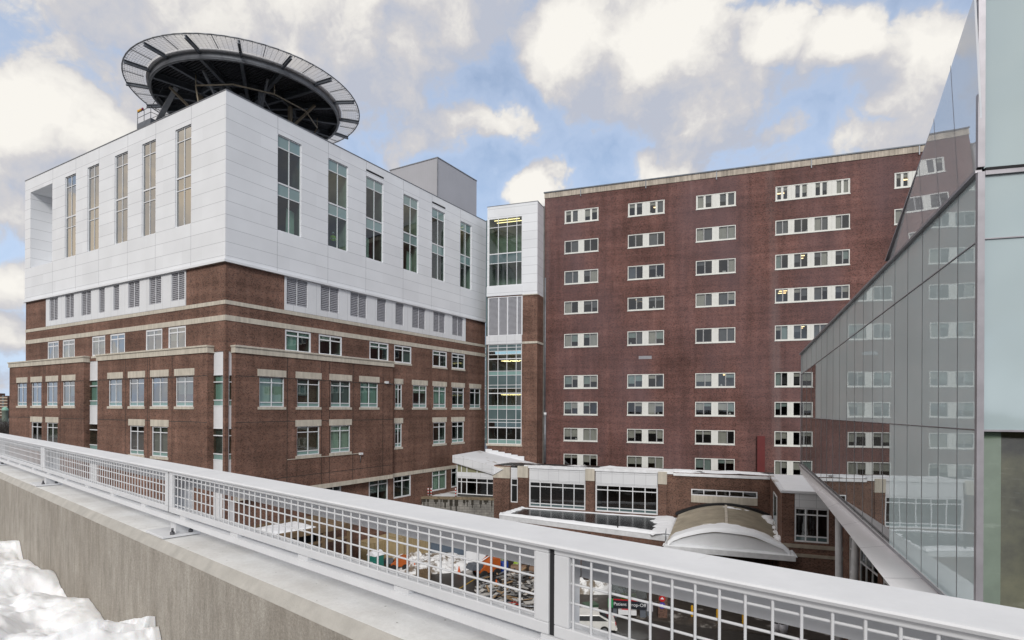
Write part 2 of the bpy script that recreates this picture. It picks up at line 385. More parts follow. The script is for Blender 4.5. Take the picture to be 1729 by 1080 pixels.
        if bevel:
            b = o.modifiers.new('bevel', 'BEVEL'); b.width = bevel; b.segments = 2; b.limit_method = 'ANGLE'
        return o

def tag(o, label=None, cat=None, group=None, kind=None):
    for k, v in (('label', label), ('category', cat), ('group', group), ('kind', kind)):
        if v: o[k] = v
    return o
def thing(name, label, cat, loc=(0, 0, 0), rz=0.0, group=None):
    o = bpy.data.objects.new(name, None); COL.objects.link(o); o.empty_display_size = .2
    o.location = loc; o.rotation_euler = (0, 0, rz); return tag(o, label, cat, group)
def copy_tree(o, parent=None):
    c = o.copy(); COL.objects.link(c)
    if parent: c.parent = parent
    for ch in o.children: copy_tree(ch, c)
    return c

def window(parent, fr, u0, u1, z0, z1, n, cols, rows, fw=.07, mat=WMET, pane=GLT, spand=(), spandmat=TEAL, blinds=None,
           room=ROOM, depth=2.6, lights=0, lightmat=LAMPC, name='window', floors=None, mw=None, thick=()):
    """a glazed opening at recess n; cols/rows are cumulative fractions; spand = rows that are opaque glass"""
    mw = mw or fw; f = MB(fr); du, dz = u1 - u0, z1 - z0
    f.box(u0, u0 + fw, n - .05, n + .05, z0, z1); f.box(u1 - fw, u1, n - .05, n + .05, z0, z1)
    f.box(u0 + fw, u1 - fw, n - .05, n + .05, z0, z0 + fw); f.box(u0 + fw, u1 - fw, n - .05, n + .05, z1 - fw, z1)
    for c in cols: x = u0 + du * c; f.box(x - mw / 2, x + mw / 2, n - .045, n + .045, z0 + fw, z1 - fw)
    for i, r_ in enumerate(rows):
        z = z0 + dz * r_; w = mw * (1.8 if i in thick else 1.0)
        f.box(u0 + fw, u1 - fw, n - .04, n + .052, z - w / 2, z + w / 2)
    fo = f.build(name, mat, parent)
    rr = [0.0] + list(rows) + [1.0]; cc = [0.0] + list(cols) + [1.0]
    runs = []
    for i in range(len(rr) - 1):
        kind = i in spand
        if runs and runs[-1][0] == kind: runs[-1][1].append(i)
        else: runs.append((kind, [i]))
    for kind, rws_ in runs:
        g = MB(fr)
        for i in rws_:
            for j in range(len(cc) - 1):
                a, b, c, e = u0 + du * cc[j], u0 + du * cc[j + 1], z0 + dz * rr[i], z0 + dz * rr[i + 1]
                if kind: g.box(a, b, n - .03, n, c, e)
                else: g.quad((a, n, c), (b, n, c), (b, n, e), (a, n, e))
        g.build('spandrel' if kind else 'pane', spandmat if kind else pane, fo)
    if blinds:
        groups = {}
        for (j, frac, bm_) in blinds:
            b_ = groups.setdefault(bm_.name, (MB(fr), bm_))[0]
            a, b, m_ = u0 + du * cc[j] + mw * .5, u0 + du * cc[j + 1] - mw * .5, n - .16
            b_.box(a, b, m_ - .012, m_, z1 - dz * frac, z1 - fw * .5)
        for b_, bm_ in groups.values(): b_.build('blind', bm_, fo)
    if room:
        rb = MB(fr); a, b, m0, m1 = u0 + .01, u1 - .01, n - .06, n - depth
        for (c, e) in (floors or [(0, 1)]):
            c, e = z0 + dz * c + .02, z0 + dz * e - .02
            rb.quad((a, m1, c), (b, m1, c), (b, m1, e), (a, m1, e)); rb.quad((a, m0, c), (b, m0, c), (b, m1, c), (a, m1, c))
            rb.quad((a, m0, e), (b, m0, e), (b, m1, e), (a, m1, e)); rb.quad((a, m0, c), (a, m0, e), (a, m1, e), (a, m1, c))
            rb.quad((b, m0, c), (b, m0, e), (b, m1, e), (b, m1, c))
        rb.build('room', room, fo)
    if lights:
        lb = MB(fr)
        for (c, e) in (floors or [(0, 1)])[-1:]:
            for q in range(lights):
                m_ = n - .5 - q * 1.0; z = z0 + dz * e - .12
                lb.box(u0 + du * .12, u1 - du * .12, m_ - .07, m_, z - .05, z)
        lb.build('ceiling_light', lightmat, fo)
    return fo

# ------------------------------------------------------------------ ground
gmb = MB(); gmb.quad((-2500, -600, 0), (2500, -600, 0), (2500, 3500, 0), (-2500, 3500, 0))
ASPH = patchy('wet asphalt', (.50, .49, .47), (.034, .030, .027), .16, .60, .66, ra=.8, rb=.45, bump=.2)
tag(gmb.build('ground', ASPH), 'dark wet asphalt yard with patches of old snow', 'ground', kind='structure')

# ------------------------------------------------------------------ hospital tower (white upper storeys on brick)
YC = 49.0
C0 = ((380 - CX) / FPX * YC, YC); TROT = R(59.25)
tower = thing('hospital_tower', 'hospital tower of white panels and tall windows over brown brick storeys', 'building', (C0[0], C0[1], 0), TROT)
FR_, FL = Fr(C0, TROT, 0), Fr(C0, TROT, 1)
LR, LL = FR_.u(818.8), FL.u(43.0)
zroof = FR_.z(380, 152); zwb = FR_.z(379.4, 441.5)
WPAN = paneled('white cladding panels', (.83, .845, .87), 1.155, zroof, line=.04)
WPAN2 = paneled('small white cladding panels', (.76, .77, .79), 1.1, 0.35, line=.03, upitch=1.25)
DB = .5                                                                # how far the brick bays stand out
zA1, zA0 = FR_.z(480.7, 555.2), FR_.z(480.7, 592.6)
zB1, zB0 = FR_.z(437.7, 634.5, DB), FR_.z(437.7, 686.6, DB)
zBl = FR_.z(437.7, 624.3, DB); zBs = zB0 - .26
zC1, zC0 = FR_.z(501.7, 720, DB), FR_.z(501.7, 769.5, DB); zCl = FR_.z(501.7, 711.3, DB)
zD1, zD0 = FR_.z(665, 803.5), FR_.z(665, 842)
zE1, zE0 = FR_.z(663.3, 799.3), FR_.z(663.3, 805.5)
zco1, zco0 = FR_.z(398.3, 582.4, DB), FR_.z(398.3, 595.0, DB)
zb1 = (FR_.z(379.4, 505.6), FR_.z(379.4, 512.3)); zb2 = (FR_.z(379.4, 530.8), FR_.z(379.4, 540))
zs0R, zs0L = FR_.z(480, 522.1), FL.z(313, 515)
zlv1, zlv0 = FR_.z(483.4, 467.7), FR_.z(483.4, 513.0)
zs0 = (zs0R + zs0L) / 2
ZTW1, ZTW0 = FR_.z(467, 225.2), FR_.z(467, 388.6)

TALL_R = [(467, 507.3), (552.5, 586), (616.6, 645.8), (679.6, 705), (728, 750), (776, 795)]
TALL_L = [(108.1, 126.4), (145.9, 165.3), (191.8, 213.9), (237.7, 261), (294, 320.9)]
uR = lambda l, n=0.0: [tuple(sorted((FR_.u(a, n), FR_.u(b, n)))) for a, b in l]
uL = lambda l, n=0.0: [tuple(sorted((FL.u(a, n), FL.u(b, n)))) for a, b in l]
tallR, tallL = uR(TALL_R, .12), uL(TALL_L, .12)
# loggia cut into the far end of the left face
lo0, lo1 = sorted((FL.u(50, .12), FL.u(86.8, .12))); zl1 = FL.z(86.8, 309.7, .12); zl0 = FL.z(86.8, 442.5, .12)
w = MB()
w.wall(-.12, LR, zwb, zroof, .12, [(a, b, ZTW0, ZTW1) for a, b in tallR], .3, FR_)
w.wall(-.12, LL, zwb, zroof, .12, [(a, b, ZTW0, ZTW1) for a, b in tallL] + [(lo0, lo1, zl0, zl1)], .3, FL)
w.quad((LR, .12, zwb), (LR, -LL, zwb), (LR, -LL, zroof), (LR, .12, zroof), FR_)
w.quad((LL, .12, zwb), (LL, -LR, zwb), (LL, -LR, zroof), (LL, .12, zroof), FL)
# drip lip under the white storeys
w.box(-.30, LR, -.1, .30, zwb - .02, zwb + .20, FR_); w.box(.10, LL, -.1, .30, zwb - .02, zwb + .20, FL)
# loggia lining
D_ = 3.2
for q in (((lo0, -.18, zl0), (lo1, -.18, zl0), (lo1, -D_, zl0), (lo0, -D_, zl0)), ((lo0, -.18, zl1), (lo1, -.18, zl1), (lo1, -D_, zl1), (lo0, -D_, zl1)),
          ((lo0, -.18, zl0), (lo0, -.18, zl1), (lo0, -D_, zl1), (lo0, -D_, zl0)), ((lo1, -.18, zl0), (lo1, -.18, zl1), (lo1, -D_, zl1), (lo1, -D_, zl0)),
          ((lo0, -D_, zl0), (lo1, -D_, zl0), (lo1, -D_, zl1), (lo0, -D_, zl1))): w.quad(*q, FL)
# upright panel joints in line with the window jambs
w.cut.append(len(w.f)); j = w
for a, b in ((467, 0), (552.5, 0), (616.6, 0), (679.6, 0), (728, 0), (776, 0)):
    x = FR_.u(a, .12)
    for c, e in ((zwb + .22, ZTW0 - .02), (ZTW1 + .02, zroof - .05)): j.box(x - .018, x + .018, .12, .124, c, e, FR_)
for a in (87.5, 126.4, 165.3, 213.9, 261, 320.9):
    x = FL.u(a, .12)
    for c, e in ((zwb + .22, ZTW0 - .02), (ZTW1 + .02, zroof - .05)): j.box(x - .018, x + .018, .12, .124, c, e, FL)
w.build('white_wall', [WPAN, plain('panel joint grey', (.40, .41, .43), .6)], tower)
# roof with thin metal coping
w = MB(); w.box(.3, LR - .3, -LL + .3, -.3, zroof - .5, zroof - .3, FR_)
w.build('roof', ROOFM, tower)
w = MB(); w.box(-.16, LR + .05, -.35, .16, zroof, zroof + .07, FR_); w.box(.36, LL + .05, -.35, .16, zroof, zroof + .07, FL)
w.build('coping', STEEL, tower)

# tall windows
rows_t = (.37, .5, .87)
rt = random.Random(3)
for i, (a, b) in enumerate(tallR):
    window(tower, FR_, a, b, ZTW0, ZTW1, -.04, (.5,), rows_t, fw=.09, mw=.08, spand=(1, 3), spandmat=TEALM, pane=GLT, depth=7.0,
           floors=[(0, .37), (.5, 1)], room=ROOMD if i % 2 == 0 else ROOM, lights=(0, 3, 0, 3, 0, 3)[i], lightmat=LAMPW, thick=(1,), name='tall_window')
    tz = ZTW0 + (ZTW1 - ZTW0) * .87
    if i in (2, 4):
        s_ = MB(FR_); s_.box(a, b, .122, .16, ZTW1 + .55, ZTW1 + .72); s_.build('vent_slot', DARK, tower)
for i, (a, b) in enumerate(tallL):
    window(tower, FL, a, b, ZTW0, ZTW1, -.04, (.5,), rows_t, fw=.09, mw=.08, pane=GLL, depth=7.0, floors=[(0, .4), (.5, 1)],
           room=ROOMD, lights=0, thick=(1,), name='tall_window')
# plaster boards leaning inside the unfinished lower rooms
for i, px in ((0, 499), (2, 626), (3, 699), (5, 781)):
    u_ = FR_.u(px); p = MB(FR_); p.prism([(u_ - .5, ZTW0 + .05), (u_ + .45, ZTW0 + .05), (u_ + .55, ZTW0 + 2.5), (u_ - .4, ZTW0 + 2.7)], -.9, -.96)
    tag(p.build('plaster_board', plain('pale green board %d' % i, (.55, .62, .55), .8)),
        ['pale board leaning inside the tall window nearest the white corner', '', 'pale board leaning low inside the third tall window from the white corner',
         'pale board leaning low inside the fourth tall window from the white corner', '', 'pale board low inside the tall window beside the stair bay'][i],
        'board', 'boards leaning in the tower windows').matrix_world = Matrix.Translation((C0[0], C0[1], 0)) @ Matrix.Rotation(TROT, 4, 'Z')

# brick walls
LOUV_R = [(317, 408), (465, 543), (594, 664), (710, 748), (790, 825), (863, 919), (955, 1005), (1037, 1084)]
LOUV_R = [(360 + a / 2.572, 360 + b / 2.572) for a, b in LOUV_R]
LOUV_L = [(a / 2.843, b / 2.843) for a, b in [(235, 275), (310, 352), (388, 434), (472, 500), (541, 569), (612, 667), (713, 771), (820, 883)]]
sR0, sR1 = FR_.u(480), FR_.u(784.8); sL0, sL1 = sorted((FL.u(313), FL.u(78)))
lvR, lvL = uR(LOUV_R, .06), uL(LOUV_L, .06)
z4 = lambda l: [(360 + a / 3, 360 + b / 3) for a, b in l]
z2 = lambda l: [(a / 2.843, b / 2.843) for a, b in l]
A_R = uR(z4([(362, 494), (533, 651), (790, 887), (915, 1003), (1110, 1183), (1207, 1274)]))
A_L = uL(z2([(227, 280), (299, 357), (440, 503), (527, 598), (698, 777), (806, 890)]))
BM_R = uR(z4([(921, 956), (1011, 1081), (1115, 1178), (1210, 1270), (1300, 1353)]))
CM_R = uR(z4([(921, 956), (1115, 1178), (1210, 1270)]))
D_R = uR(z4([(570, 650), (790, 887), (915, 1003), (1110, 1183), (1207, 1262)]))
bR0, bR1 = FR_.u(397.5, DB), FR_.u(663.3, DB)
bL1a, bL1b = FL.u(141.3, DB), FL.u(15.8, DB)                            # far bay on the left face
bL2a, bL2b = FL.u(350, DB), FL.u(164.4, DB)                              # near bay on the left face
stR = (FR_.u(385.7), bR0 + .35); stL = (FL.u(376.3), bL2a + .35); stL2 = (bL2b - .35, bL1a + .35)
zs1 = FR_.z(390, 593.0)                                                 # top of the white window strips
zbot = zE0 - .05
holesR = [(a, b, zA0, zA1) for a, b in A_R] + [(a, b, zB0, zB1) for a, b in BM_R] + [(a, b, zC0, zC1) for a, b in CM_R] + [(a, b, zD0, zD1) for a, b in D_R]
holesR += [(sR0, sR1, zs0, zwb), (stR[0], stR[1], 2.0, zs1)]
holesL = [(a, b, zA0, zA1) for a, b in A_L] + [(sL0, sL1, zs0, zwb), (stL[0], stL[1], 2.0, zs1), (stL2[0], stL2[1], 2.0, zs1)]
w = MB()
w.wall(0, LR, 0, zwb, 0, holesR, .22, FR_); w.wall(0, LL, 0, zwb, 0, holesL, .22, FL)
w.quad((LR, 0, 0), (LR, -LL, 0), (LR, -LL, zwb), (LR, 0, zwb), FR_); w.quad((LL, 0, 0), (LL, -LR, 0), (LL, -LR, zwb), (LL, 0, zwb), FL)
w.build('brick_wall', BRT, tower)
# white louvre band
w = MB()
w.wall(sR0, sR1, zs0, zwb, .06, [(a, b, zlv0, zlv1) for a, b in lvR], .2, FR_)
w.wall(sL0, sL1, zs0, zwb, .06, [(a, b, zlv0, zlv1) for a, b in lvL], .2, FL)
for fr, a, b in ((FR_, sR0, sR1), (FL, sL0, sL1)):
    w.box(a - .0, b, -.1, .055, zs0 - .04, zs0 - .001, fr); w.box(a - .05, a - .001, -.1, .055, zs0 - .04, zwb - .03, fr); w.box(b + .001, b + .05, -.1, .055, zs0 - .04, zwb - .03, fr)
w.build('louvre_band', paneled('white band panels', (.78, .79, .81), 3.9, zwb, line=.03, upitch=1.35), tower)
def louvre(parent, fr, a, b, z0, z1, n, split=True, pitch=.17):
    m = MB(fr)
    m.box(a + .02, b - .02, n - .14, n - .12, z0, z1)
    k = int((z1 - z0) / pitch)
    for i in range(k):
        z = z0 + (i + .5) * (z1 - z0) / k
        m.quad((a, n - .10, z + .10), (b, n - .10, z + .10), (b, n - .01, z - .03), (a, n - .01, z - .03))
        m.box(a, b, n - .02, n, z - .05, z - .015)
    o = m.build('louvre', LOUV, parent)
    if split:
        c = (a + b) / 2; f = MB(fr); f.box(c - .035, c + .035, n - .02, n + .02, z0, z1); f.build('mullion', WMET, o)
    return o
for i, (a, b) in enumerate(lvR): louvre(tower, FR_, a, b, zlv0, zlv1, -.02, i not in (3, 4))
for i, (a, b) in enumerate(lvL): louvre(tower, FL, a, b, zlv0, zlv1, -.02, i not in (3, 4))
# stone bands
w = MB()
for c, e in (zb1, zb2):
    w.box(-.05, LR, -.1, .05, e, c, FR_); w.box(.1, LL, -.1, .05, e, c, FL)
w.box(bR1 + .01, LR, -.1, .06, zE0, zE1, FR_)
w.box(bR0 - .02, bR1 + .02, DB - .1, DB + .06, zE0 - .02, zE1, FR_)
w.build('stone_band', STONE, tower)

def blindset(rr, n=2, styles=(BLIND, BLINDT, BLINDG)):
    l = []; s_ = rr.choice(styles)
    same = rr.random() < .6; f0 = rr.choice((.35, .6, .8, .97, .97, .97))
    for k in range(n):
        f_ = f0 if same else rr.choice((0, .3, .6, .97))
        if f_: l.append((k, f_, s_))
    return l
rb_ = random.Random(11)
def sill_lintel(parent, fr, a, b, z0, z1, n, lint=True, top=None):
    m = MB(fr); m.box(a - .16, b + .16, n - .12, n + .06, z0 - .24, z0 - .002)
    m.build('sill', STONE, parent)
    if lint:
        m = MB(fr); m.box(a - .19, b + .19, n - .12, n + .03, z1 + .004, z1 + .62); m.build('lintel', STONE, parent)
for fr, l in ((FR_, A_R), (FL, A_L)):
    for i, (a, b) in enumerate(l):
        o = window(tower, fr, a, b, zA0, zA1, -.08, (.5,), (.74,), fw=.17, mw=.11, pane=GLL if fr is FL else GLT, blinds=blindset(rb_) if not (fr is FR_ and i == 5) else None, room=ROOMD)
        m = MB(fr); m.box(a - .05, b + .05, -.1, .05, zA0 - .2, zA0 - .002); m.build('sill', STONE, o)
for l, z0, z1, zl in ((BM_R, zB0, zB1, 1), (CM_R, zC0, zC1, 1)):
    for i, (a, b) in enumerate(l):
        o = window(tower, FR_, a, b, z0, z1, -.1, (.5,), (.16, .78), fw=.1, mw=.09, spand=(0,), spandmat=TEAL, pane=GLT, blinds=blindset(rb_) if i < len(l) - 2 else None, room=ROOMD)
        sill_lintel(o, FR_, a, b, z0, z1, 0)
for i, (a, b) in enumerate(D_R):
    window(tower, FR_, a, b, zD0, zD1, -.08, (.5,), (.74,), fw=.17, mw=.11, pane=GLT, blinds=blindset(rb_) if i % 2 else None, room=ROOMD)
def strip(fr, a, b, n=-.1):
    """the narrow white and glass strips between the brick bays"""
    prev = zs1
    for z1, z0 in ((zB1, zB0), (zC1, zC0)):
        m = MB(fr); m.box(a, b, n - .1, n + .03, z1 + .05, prev - .002)
        for zz in (.42, .78): m.box(a + .001, b - .001, n, n + .036, z1 + (prev - z1) * zz - .015, z1 + (prev - z1) * zz + .015)
        m.build('strip_panel', WMET, tower)
        window(tower, fr, a, b, z0, z1 + .05, n, (), (.2, .76), fw=.1, mw=.09, spand=(0,), spandmat=TEAL, pane=GLT, room=ROOMD, blinds=[(0, .97, BLINDT)] if z1 == zB1 else None)
        prev = z0
    m = MB(fr); m.box(a, b, n - .1, n + .03, 2.0, prev - .002); m.build('strip_panel', WMET, tower)
strip(FR_, *stR); strip(FL, *stL); strip(FL, *stL2)

def bay(fr, a, b, wins_b, wins_c, zb, back, joints, soffit=False):
    w = MB(fr)
    holes = [(x, y, zB0, zB1) for x, y in wins_b] + [(x, y, zC0, zC1) for x, y in wins_c]
    w.wall(a, b, zb, zco0 + .02, DB, holes, .24)
    w.quad((a, DB, zb), (a, -back, zb), (a, -back, zco0), (a, DB, zco0)); w.quad((b, DB, zb), (b, -back, zb), (b, -back, zco0), (b, DB, zco0))
    w.quad((a, DB, zb), (b, DB, zb), (b, -back, zb), (a, -back, zb))
    w.quad((a, DB, zco0), (b, DB, zco0), (b, -back, zco0), (a, -back, zco0))
    o = w.build('brick_bay', BRT, tower)
    m = MB(fr); m.box(a - .1, b + .1, -.02 - back, DB + .10, zco0, zco1 - .14); m.box(a - .16, b + .16, -.02 - back, DB + .18, zco1 - .14, zco1)
    m.build('cornice', STONE, o)
    m = MB(fr); m.box(a + .2, b - .2, .01 - back, DB - .1, zco1, zco1 + .04); m.build('snow_cover', SNOWM, o)
    m = MB(fr)
    for x in joints: m.box(x - .035, x + .035, DB, DB + .004, zb + .05, zco0 - .02)
    for z in (zBl - .62, zCl + .02, zC0 - 1.9):
        xs = sorted([a + .01] + [q for l in (wins_b if z > zB0 - .3 and z < zBl + .2 else []) for q in (l[0] - .22, l[1] + .22)] + [b - .01]) if False else [a + .01, b - .01]
        for k in range(0, len(xs), 2): m.box(xs[k], xs[k + 1], DB, DB + .003, z - .03, z + .03)
    m.build('brick_joint', JOINT, o)
    for k, (x, y) in enumerate(wins_b):
        q = window(o, fr, x, y, zB0, zB1, DB - .12, (.5,), (.15, .8), fw=.09, mw=.08, spand=(0,), spandmat=TEAL, pane=GLL if fr is FL else GLT, blinds=blindset(rb_, styles=(BLINDT, BLINDG, BLINDG, BLIND)), room=ROOMD)
        sill_lintel(q, fr, x, y, zB0, zB1, DB)
    for k, (x, y) in enumerate(wins_c):
        q = window(o, fr, x, y, zC0, zC1, DB - .12, (.5,), (.15, .8), fw=.09, mw=.08, spand=(0,), spandmat=TEAL, pane=GLL if fr is FL else GLT, blinds=blindset(rb_) if k else None, room=ROOMD)
        sill_lintel(q, fr, x, y, zC0, zC1, DB)
    return o
wbR = uR(z4([(233, 360), (425, 540), (595, 695), (745, 835)]), DB); wcR = uR(z4([(425, 540), (595, 695)]), DB)
wb1 = uL(z2([(82, 128), (150, 198), (223, 275), (300, 358)]), DB); wc1 = uL(z2([(150, 200), (223, 277)]), DB)
wb2 = uL(z2([(520, 585), (619, 691), (726, 804), (842, 927)]), DB); wc2 = uL(z2([(622, 691), (728, 805)]), DB)
jR = [FR_.u(p, DB) for p in (485, 543, 556.5, 596, 646.5)]
j1 = [FL.u(a / 2.843, DB) for a in (139, 208, 216, 289)]; j2 = [FL.u(a / 2.843, DB) for a in (602, 708, 716, 826)]
o = bay(FR_, bR0, bR1, wbR, wcR, zE0, .3, jR)
m = MB(FR_); m.box(FR_.u(485, DB), FR_.u(607, DB), DB, DB + .07, zC0 - .3, zC0 - .245); m.build('string_course', STONE, o)
bay(FL, bL2a, bL2b, wb2, wc2, 0.0, .3, j2); bay(FL, bL1a, bL1b, wb1, wc1, 0.0, 4.0, j1)
# weeping stains and the two lamps on the brick
wl = thing('wall_lamp', 'small floodlight on the brick bay beside the cornice end', 'lamp')
m = MB(FR_); u_, z_ = FR_.hit(651, 645, DB); m.box(u_ - .18, u_ + .12, DB, DB + .22, z_ - .12, z_ + .08); m.box(u_ - .25, u_ + .2, DB + .22, DB + .3, z_ - .16, z_ + .1)
bx = m.build('housing', WMET, wl); m = MB(FR_); m.tube((u_ + .15, DB + .05, z_), (u_ + 1.2, DB + .03, z_ - .25), .03); m.build('conduit', STEEL, wl)
wl.location = (C0[0], C0[1], 0); wl.rotation_euler = (0, 0, TROT)
wl2 = thing('wall_lamp', 'small floodlight at the end of the string course low on the brick bay', 'lamp', (C0[0], C0[1], 0), TROT)
m = MB(FR_); u_, z_ = FR_.hit(608, 765.5, DB); m.box(u_ - .2, u_ + .2, DB, DB + .25, z_ - .12, z_ + .1); m.build('housing', WMET, wl2)
m = MB(FR_); m.tube((u_, DB + .1, z_ - .1), (u_, DB + .02, z_ - 1.0), .025); m.build('conduit', STEEL, wl2)

# penthouse on the roof
pc = Vector((C0[0], C0[1])); 
def tloc(px, y):
    """x in tower coordinates where the vertical plane y=const meets image column px"""
    fr = Fr((C0[0] - math.sin(TROT) * y, C0[1] + math.cos(TROT) * y), TROT, 0); return fr.u(px), fr
px0, frp = tloc(737, 2.0); px1 = frp.u(803); zp = frp.z(737, 265)
m = MB(); m.box(px0, px1, 2.0, 10.4, zroof - .3, zp)
ph = m.build('penthouse', paneled('grey ribbed cladding', (.42, .42, .45), 60, 100, line=.01, jcol=(.3, .3, .33), upitch=.32), tower)
m = MB(); m.box(px0 - .06, px1 + .06, 1.94, 10.46, zp, zp + .12); m.box(px0 - .05, px0 + .06, 1.95, 2.06, zroof - .3, zp - .01); m.build('trim', STEEL, ph)

# ------------------------------------------------------------------ helipad
Rz = R(30.75)
ZH = 31.0
hz = ZH  # height above the eye in the fit
heli = thing('helipad', 'round dark steel helipad with a pale safety net around its rim', 'helipad', (-.8709 * hz, 1.9165 * hz, CAMZ + hz), R(59.25))
RO, RI = .3505 * hz, .2868 * hz
m = MB(); m.lathe([(0, .0), (RI * .965, 0), (RI * .965, .28), (0, .28)], seg=96); 
CORR = plain('dark corrugated deck', (.06, .064, .076), .6, var=.2)
nt = CORR.node_tree; N = NT(nt); co = N.n('ShaderNodeTexCoord').outputs['Object']
wv_ = N.n('ShaderNodeTexWave', {'Vector': co, 'Scale': 1.1, 'Distortion': 0.0}, wave_type='BANDS', bands_direction='X').outputs['Fac']
bp = N.n('ShaderNodeBump', {'Height': wv_, 'Strength': .9, 'Distance': .12})
pr = [n_ for n_ in nt.nodes if n_.type == 'BSDF_PRINCIPLED'][0]; nt.links.new(bp.outputs[0], pr.inputs['Normal'])
m.build('deck', CORR, heli)
m = MB(); m.lathe([(RI * .965, -.62), (RI * .965 + .22, -.62), (RI * .965 + .22, -.56), (RI * .965 + .13, -.56), (RI * .965 + .13, -.06), (RI * .965 + .22, -.06), (RI * .965 + .22, 0), (RI * .965, 0), (RI * .965, -.06), (RI * .965 + .09, -.06), (RI * .965 + .09, -.56), (RI * .965, -.56), (RI * .965, -.62)], seg=96); m.build('ring_beam', STEEL, heli)
m = MB(); m.lathe([(RI * .99, .0), (RI * 1.012, .02), (RI * 1.016, .26), (RI * .99, .28), (RI * .99, .0)], seg=96); m.build('gutter', plain('white gutter', (.7, .7, .72), .4), heli)
m = MB(); m.lathe([(RI * .966, .004), (RI * .988, .004), (RI * .988, .3), (RI * .966, .3)], seg=96); m.build('rim', DSTEEL, heli)
NETM, N = new_mat('safety net')
df = N.n('ShaderNodeBsdfDiffuse', {'Color': (.44, .44, .45, 1)}); tl = N.n('ShaderNodeBsdfTranslucent', {'Color': (.75, .72, .70, 1)})
tr = N.n('ShaderNodeBsdfTransparent'); ad = N.n('ShaderNodeMixShader', {0: .6, 1: df.outputs[0], 2: tl.outputs[0]})
out(N, N.n('ShaderNodeMixShader', {0: .55, 1: tr.outputs[0], 2: ad.outputs[0]}).outputs[0])
m = MB(); m.lathe([(RI * 1.017, .12), (RO, .25)], seg=96); m.build('safety_net', NETM, heli)
m = MB()
for k in range(64):
    a0, a1 = 2 * math.pi * k / 64, 2 * math.pi * (k + 1) / 64
    m.tube((RO * math.cos(a0), RO * math.sin(a0), .25), (RO * math.cos(a1), RO * math.sin(a1), .25), .06, seg=6)
for k in range(96):
    a0 = 2 * math.pi * k / 96
    m.tube((RO * math.cos(a0), RO * math.sin(a0), .25), ((RO - .28) * math.cos(a0), (RO - .28) * math.sin(a0), .22), .022, seg=4)
for k in range(160):
    a0 = 2 * math.pi * k / 160; m.tube((RO * math.cos(a0), RO * math.sin(a0), .25), (RI * 1.017 * math.cos(a0), RI * 1.017 * math.sin(a0), .12), .009, seg=4, cap=False)
for q in range(1, 9):
    rr_ = RI * 1.017 + (RO - RI * 1.017) * q / 9; zz_ = .12 + .13 * q / 9
    m.lathe([(rr_ - .009, zz_), (rr_ + .009, zz_)], seg=96)
m.build('outer_rail', STEEL, heli)
for k in range(16):
    an = 2 * math.pi * (k + .25) / 16; c_, s_ = math.cos(an), math.sin(an)
    m = MB(); 
    for z0_, z1_, wd in ((-.16, -.10, .2), (.10, .16, .2), (-.10, .10, .06)):
        t0, t1 = RI * .965, RO - .02
        px_ = [(t0, -wd / 2), (t1, -wd / 2), (t1, wd / 2), (t0, wd / 2)]
        m.slab([(c_ * t - s_ * q, s_ * t + c_ * q) for t, q in px_], z0_, z1_)
    m.build('arm', DSTEEL, heli)
    a2 = 2 * math.pi * (k + .75) / 16; m = MB(); m.bar((RI * 1.03 * math.cos(a2), RI * 1.03 * math.sin(a2), .10), (RO * math.cos(a2), RO * math.sin(a2), .22), .05, .06); m.build('net_strut', STEEL, heli)
    m = MB(); q0 = 1.0
    for z0_, z1_, wd in ((-.62, -.55, .3), (-.07, -.01, .3), (-.55, -.07, .05)):
        t0, t1 = q0, RI * .965
        m.slab([(c_ * t - s_ * q, s_ * t + c_ * q) for t, q in [(t0, -wd / 2), (t1, -wd / 2), (t1, wd / 2), (t0, wd / 2)]], z0_, z1_)
    m.build('radial_beam', DSTEEL, heli)
m = MB(); rr_ = RI * .5
for k in range(16):
    a0, a1 = 2 * math.pi * (k + .25) / 16, 2 * math.pi * (k + 1.25) / 16
    m.bar((rr_ * math.cos(a0), rr_ * math.sin(a0), -.35), (rr_ * math.cos(a1), rr_ * math.sin(a1), -.35), .2, .5)
m.build('inner_ring', DSTEEL, heli)
zr_ = zroof - (CAMZ + hz) - .35
for k in range(8):
    an = 2 * math.pi * (k + .5) / 8; c_, s_ = math.cos(an), math.sin(an)
    m = MB(); m.bar((rr_ * c_, rr_ * s_, zr_), (rr_ * c_, rr_ * s_, -.55), .32, .32); 
    m.bar((rr_ * .55 * c_, rr_ * .55 * s_, zr_ + .2), (RI * .8 * c_, RI * .8 * s_, -.6), .18, .2)
    m.bar((rr_ * c_, rr_ * s_, -.9), (rr_ * math.cos(an + .785), rr_ * math.sin(an + .785), zr_ + .3), .12, .12)
    m.build('support_post', STEEL if k % 3 else plain('primer tan steel', (.26, .21, .15), .6), heli)
m = MB(); m.bar((1.6, .8, zr_), (1.6, .8, -.4), .7, .55); m.bar((-2.2, -2.0, zr_), (-2.2, -2.0, -.6), .45, .45); m.build('riser_shaft', STEEL, heli)
# tan drain pipe loop hung under the deck
m = MB(); pts = []
for k in range(9):
    an = R(180 + 12 + k * 31); pts.append((RI * .74 * math.cos(an), RI * .74 * math.sin(an), -1.55))
for a, b in zip(pts, pts[1:]): m.tube(a, b, .07, seg=8)
for p in pts[::2]: m.tube(p, (p[0], p[1], -.5), .05, seg=6)
m.tube(pts[0], (pts[0][0] * .9, pts[0][1] * .9, zr_), .07); m.tube(pts[-1], (pts[-1][0] * .9, pts[-1][1] * .9, zr_), .07)
m.build('drain_pipe', TAN, heli)
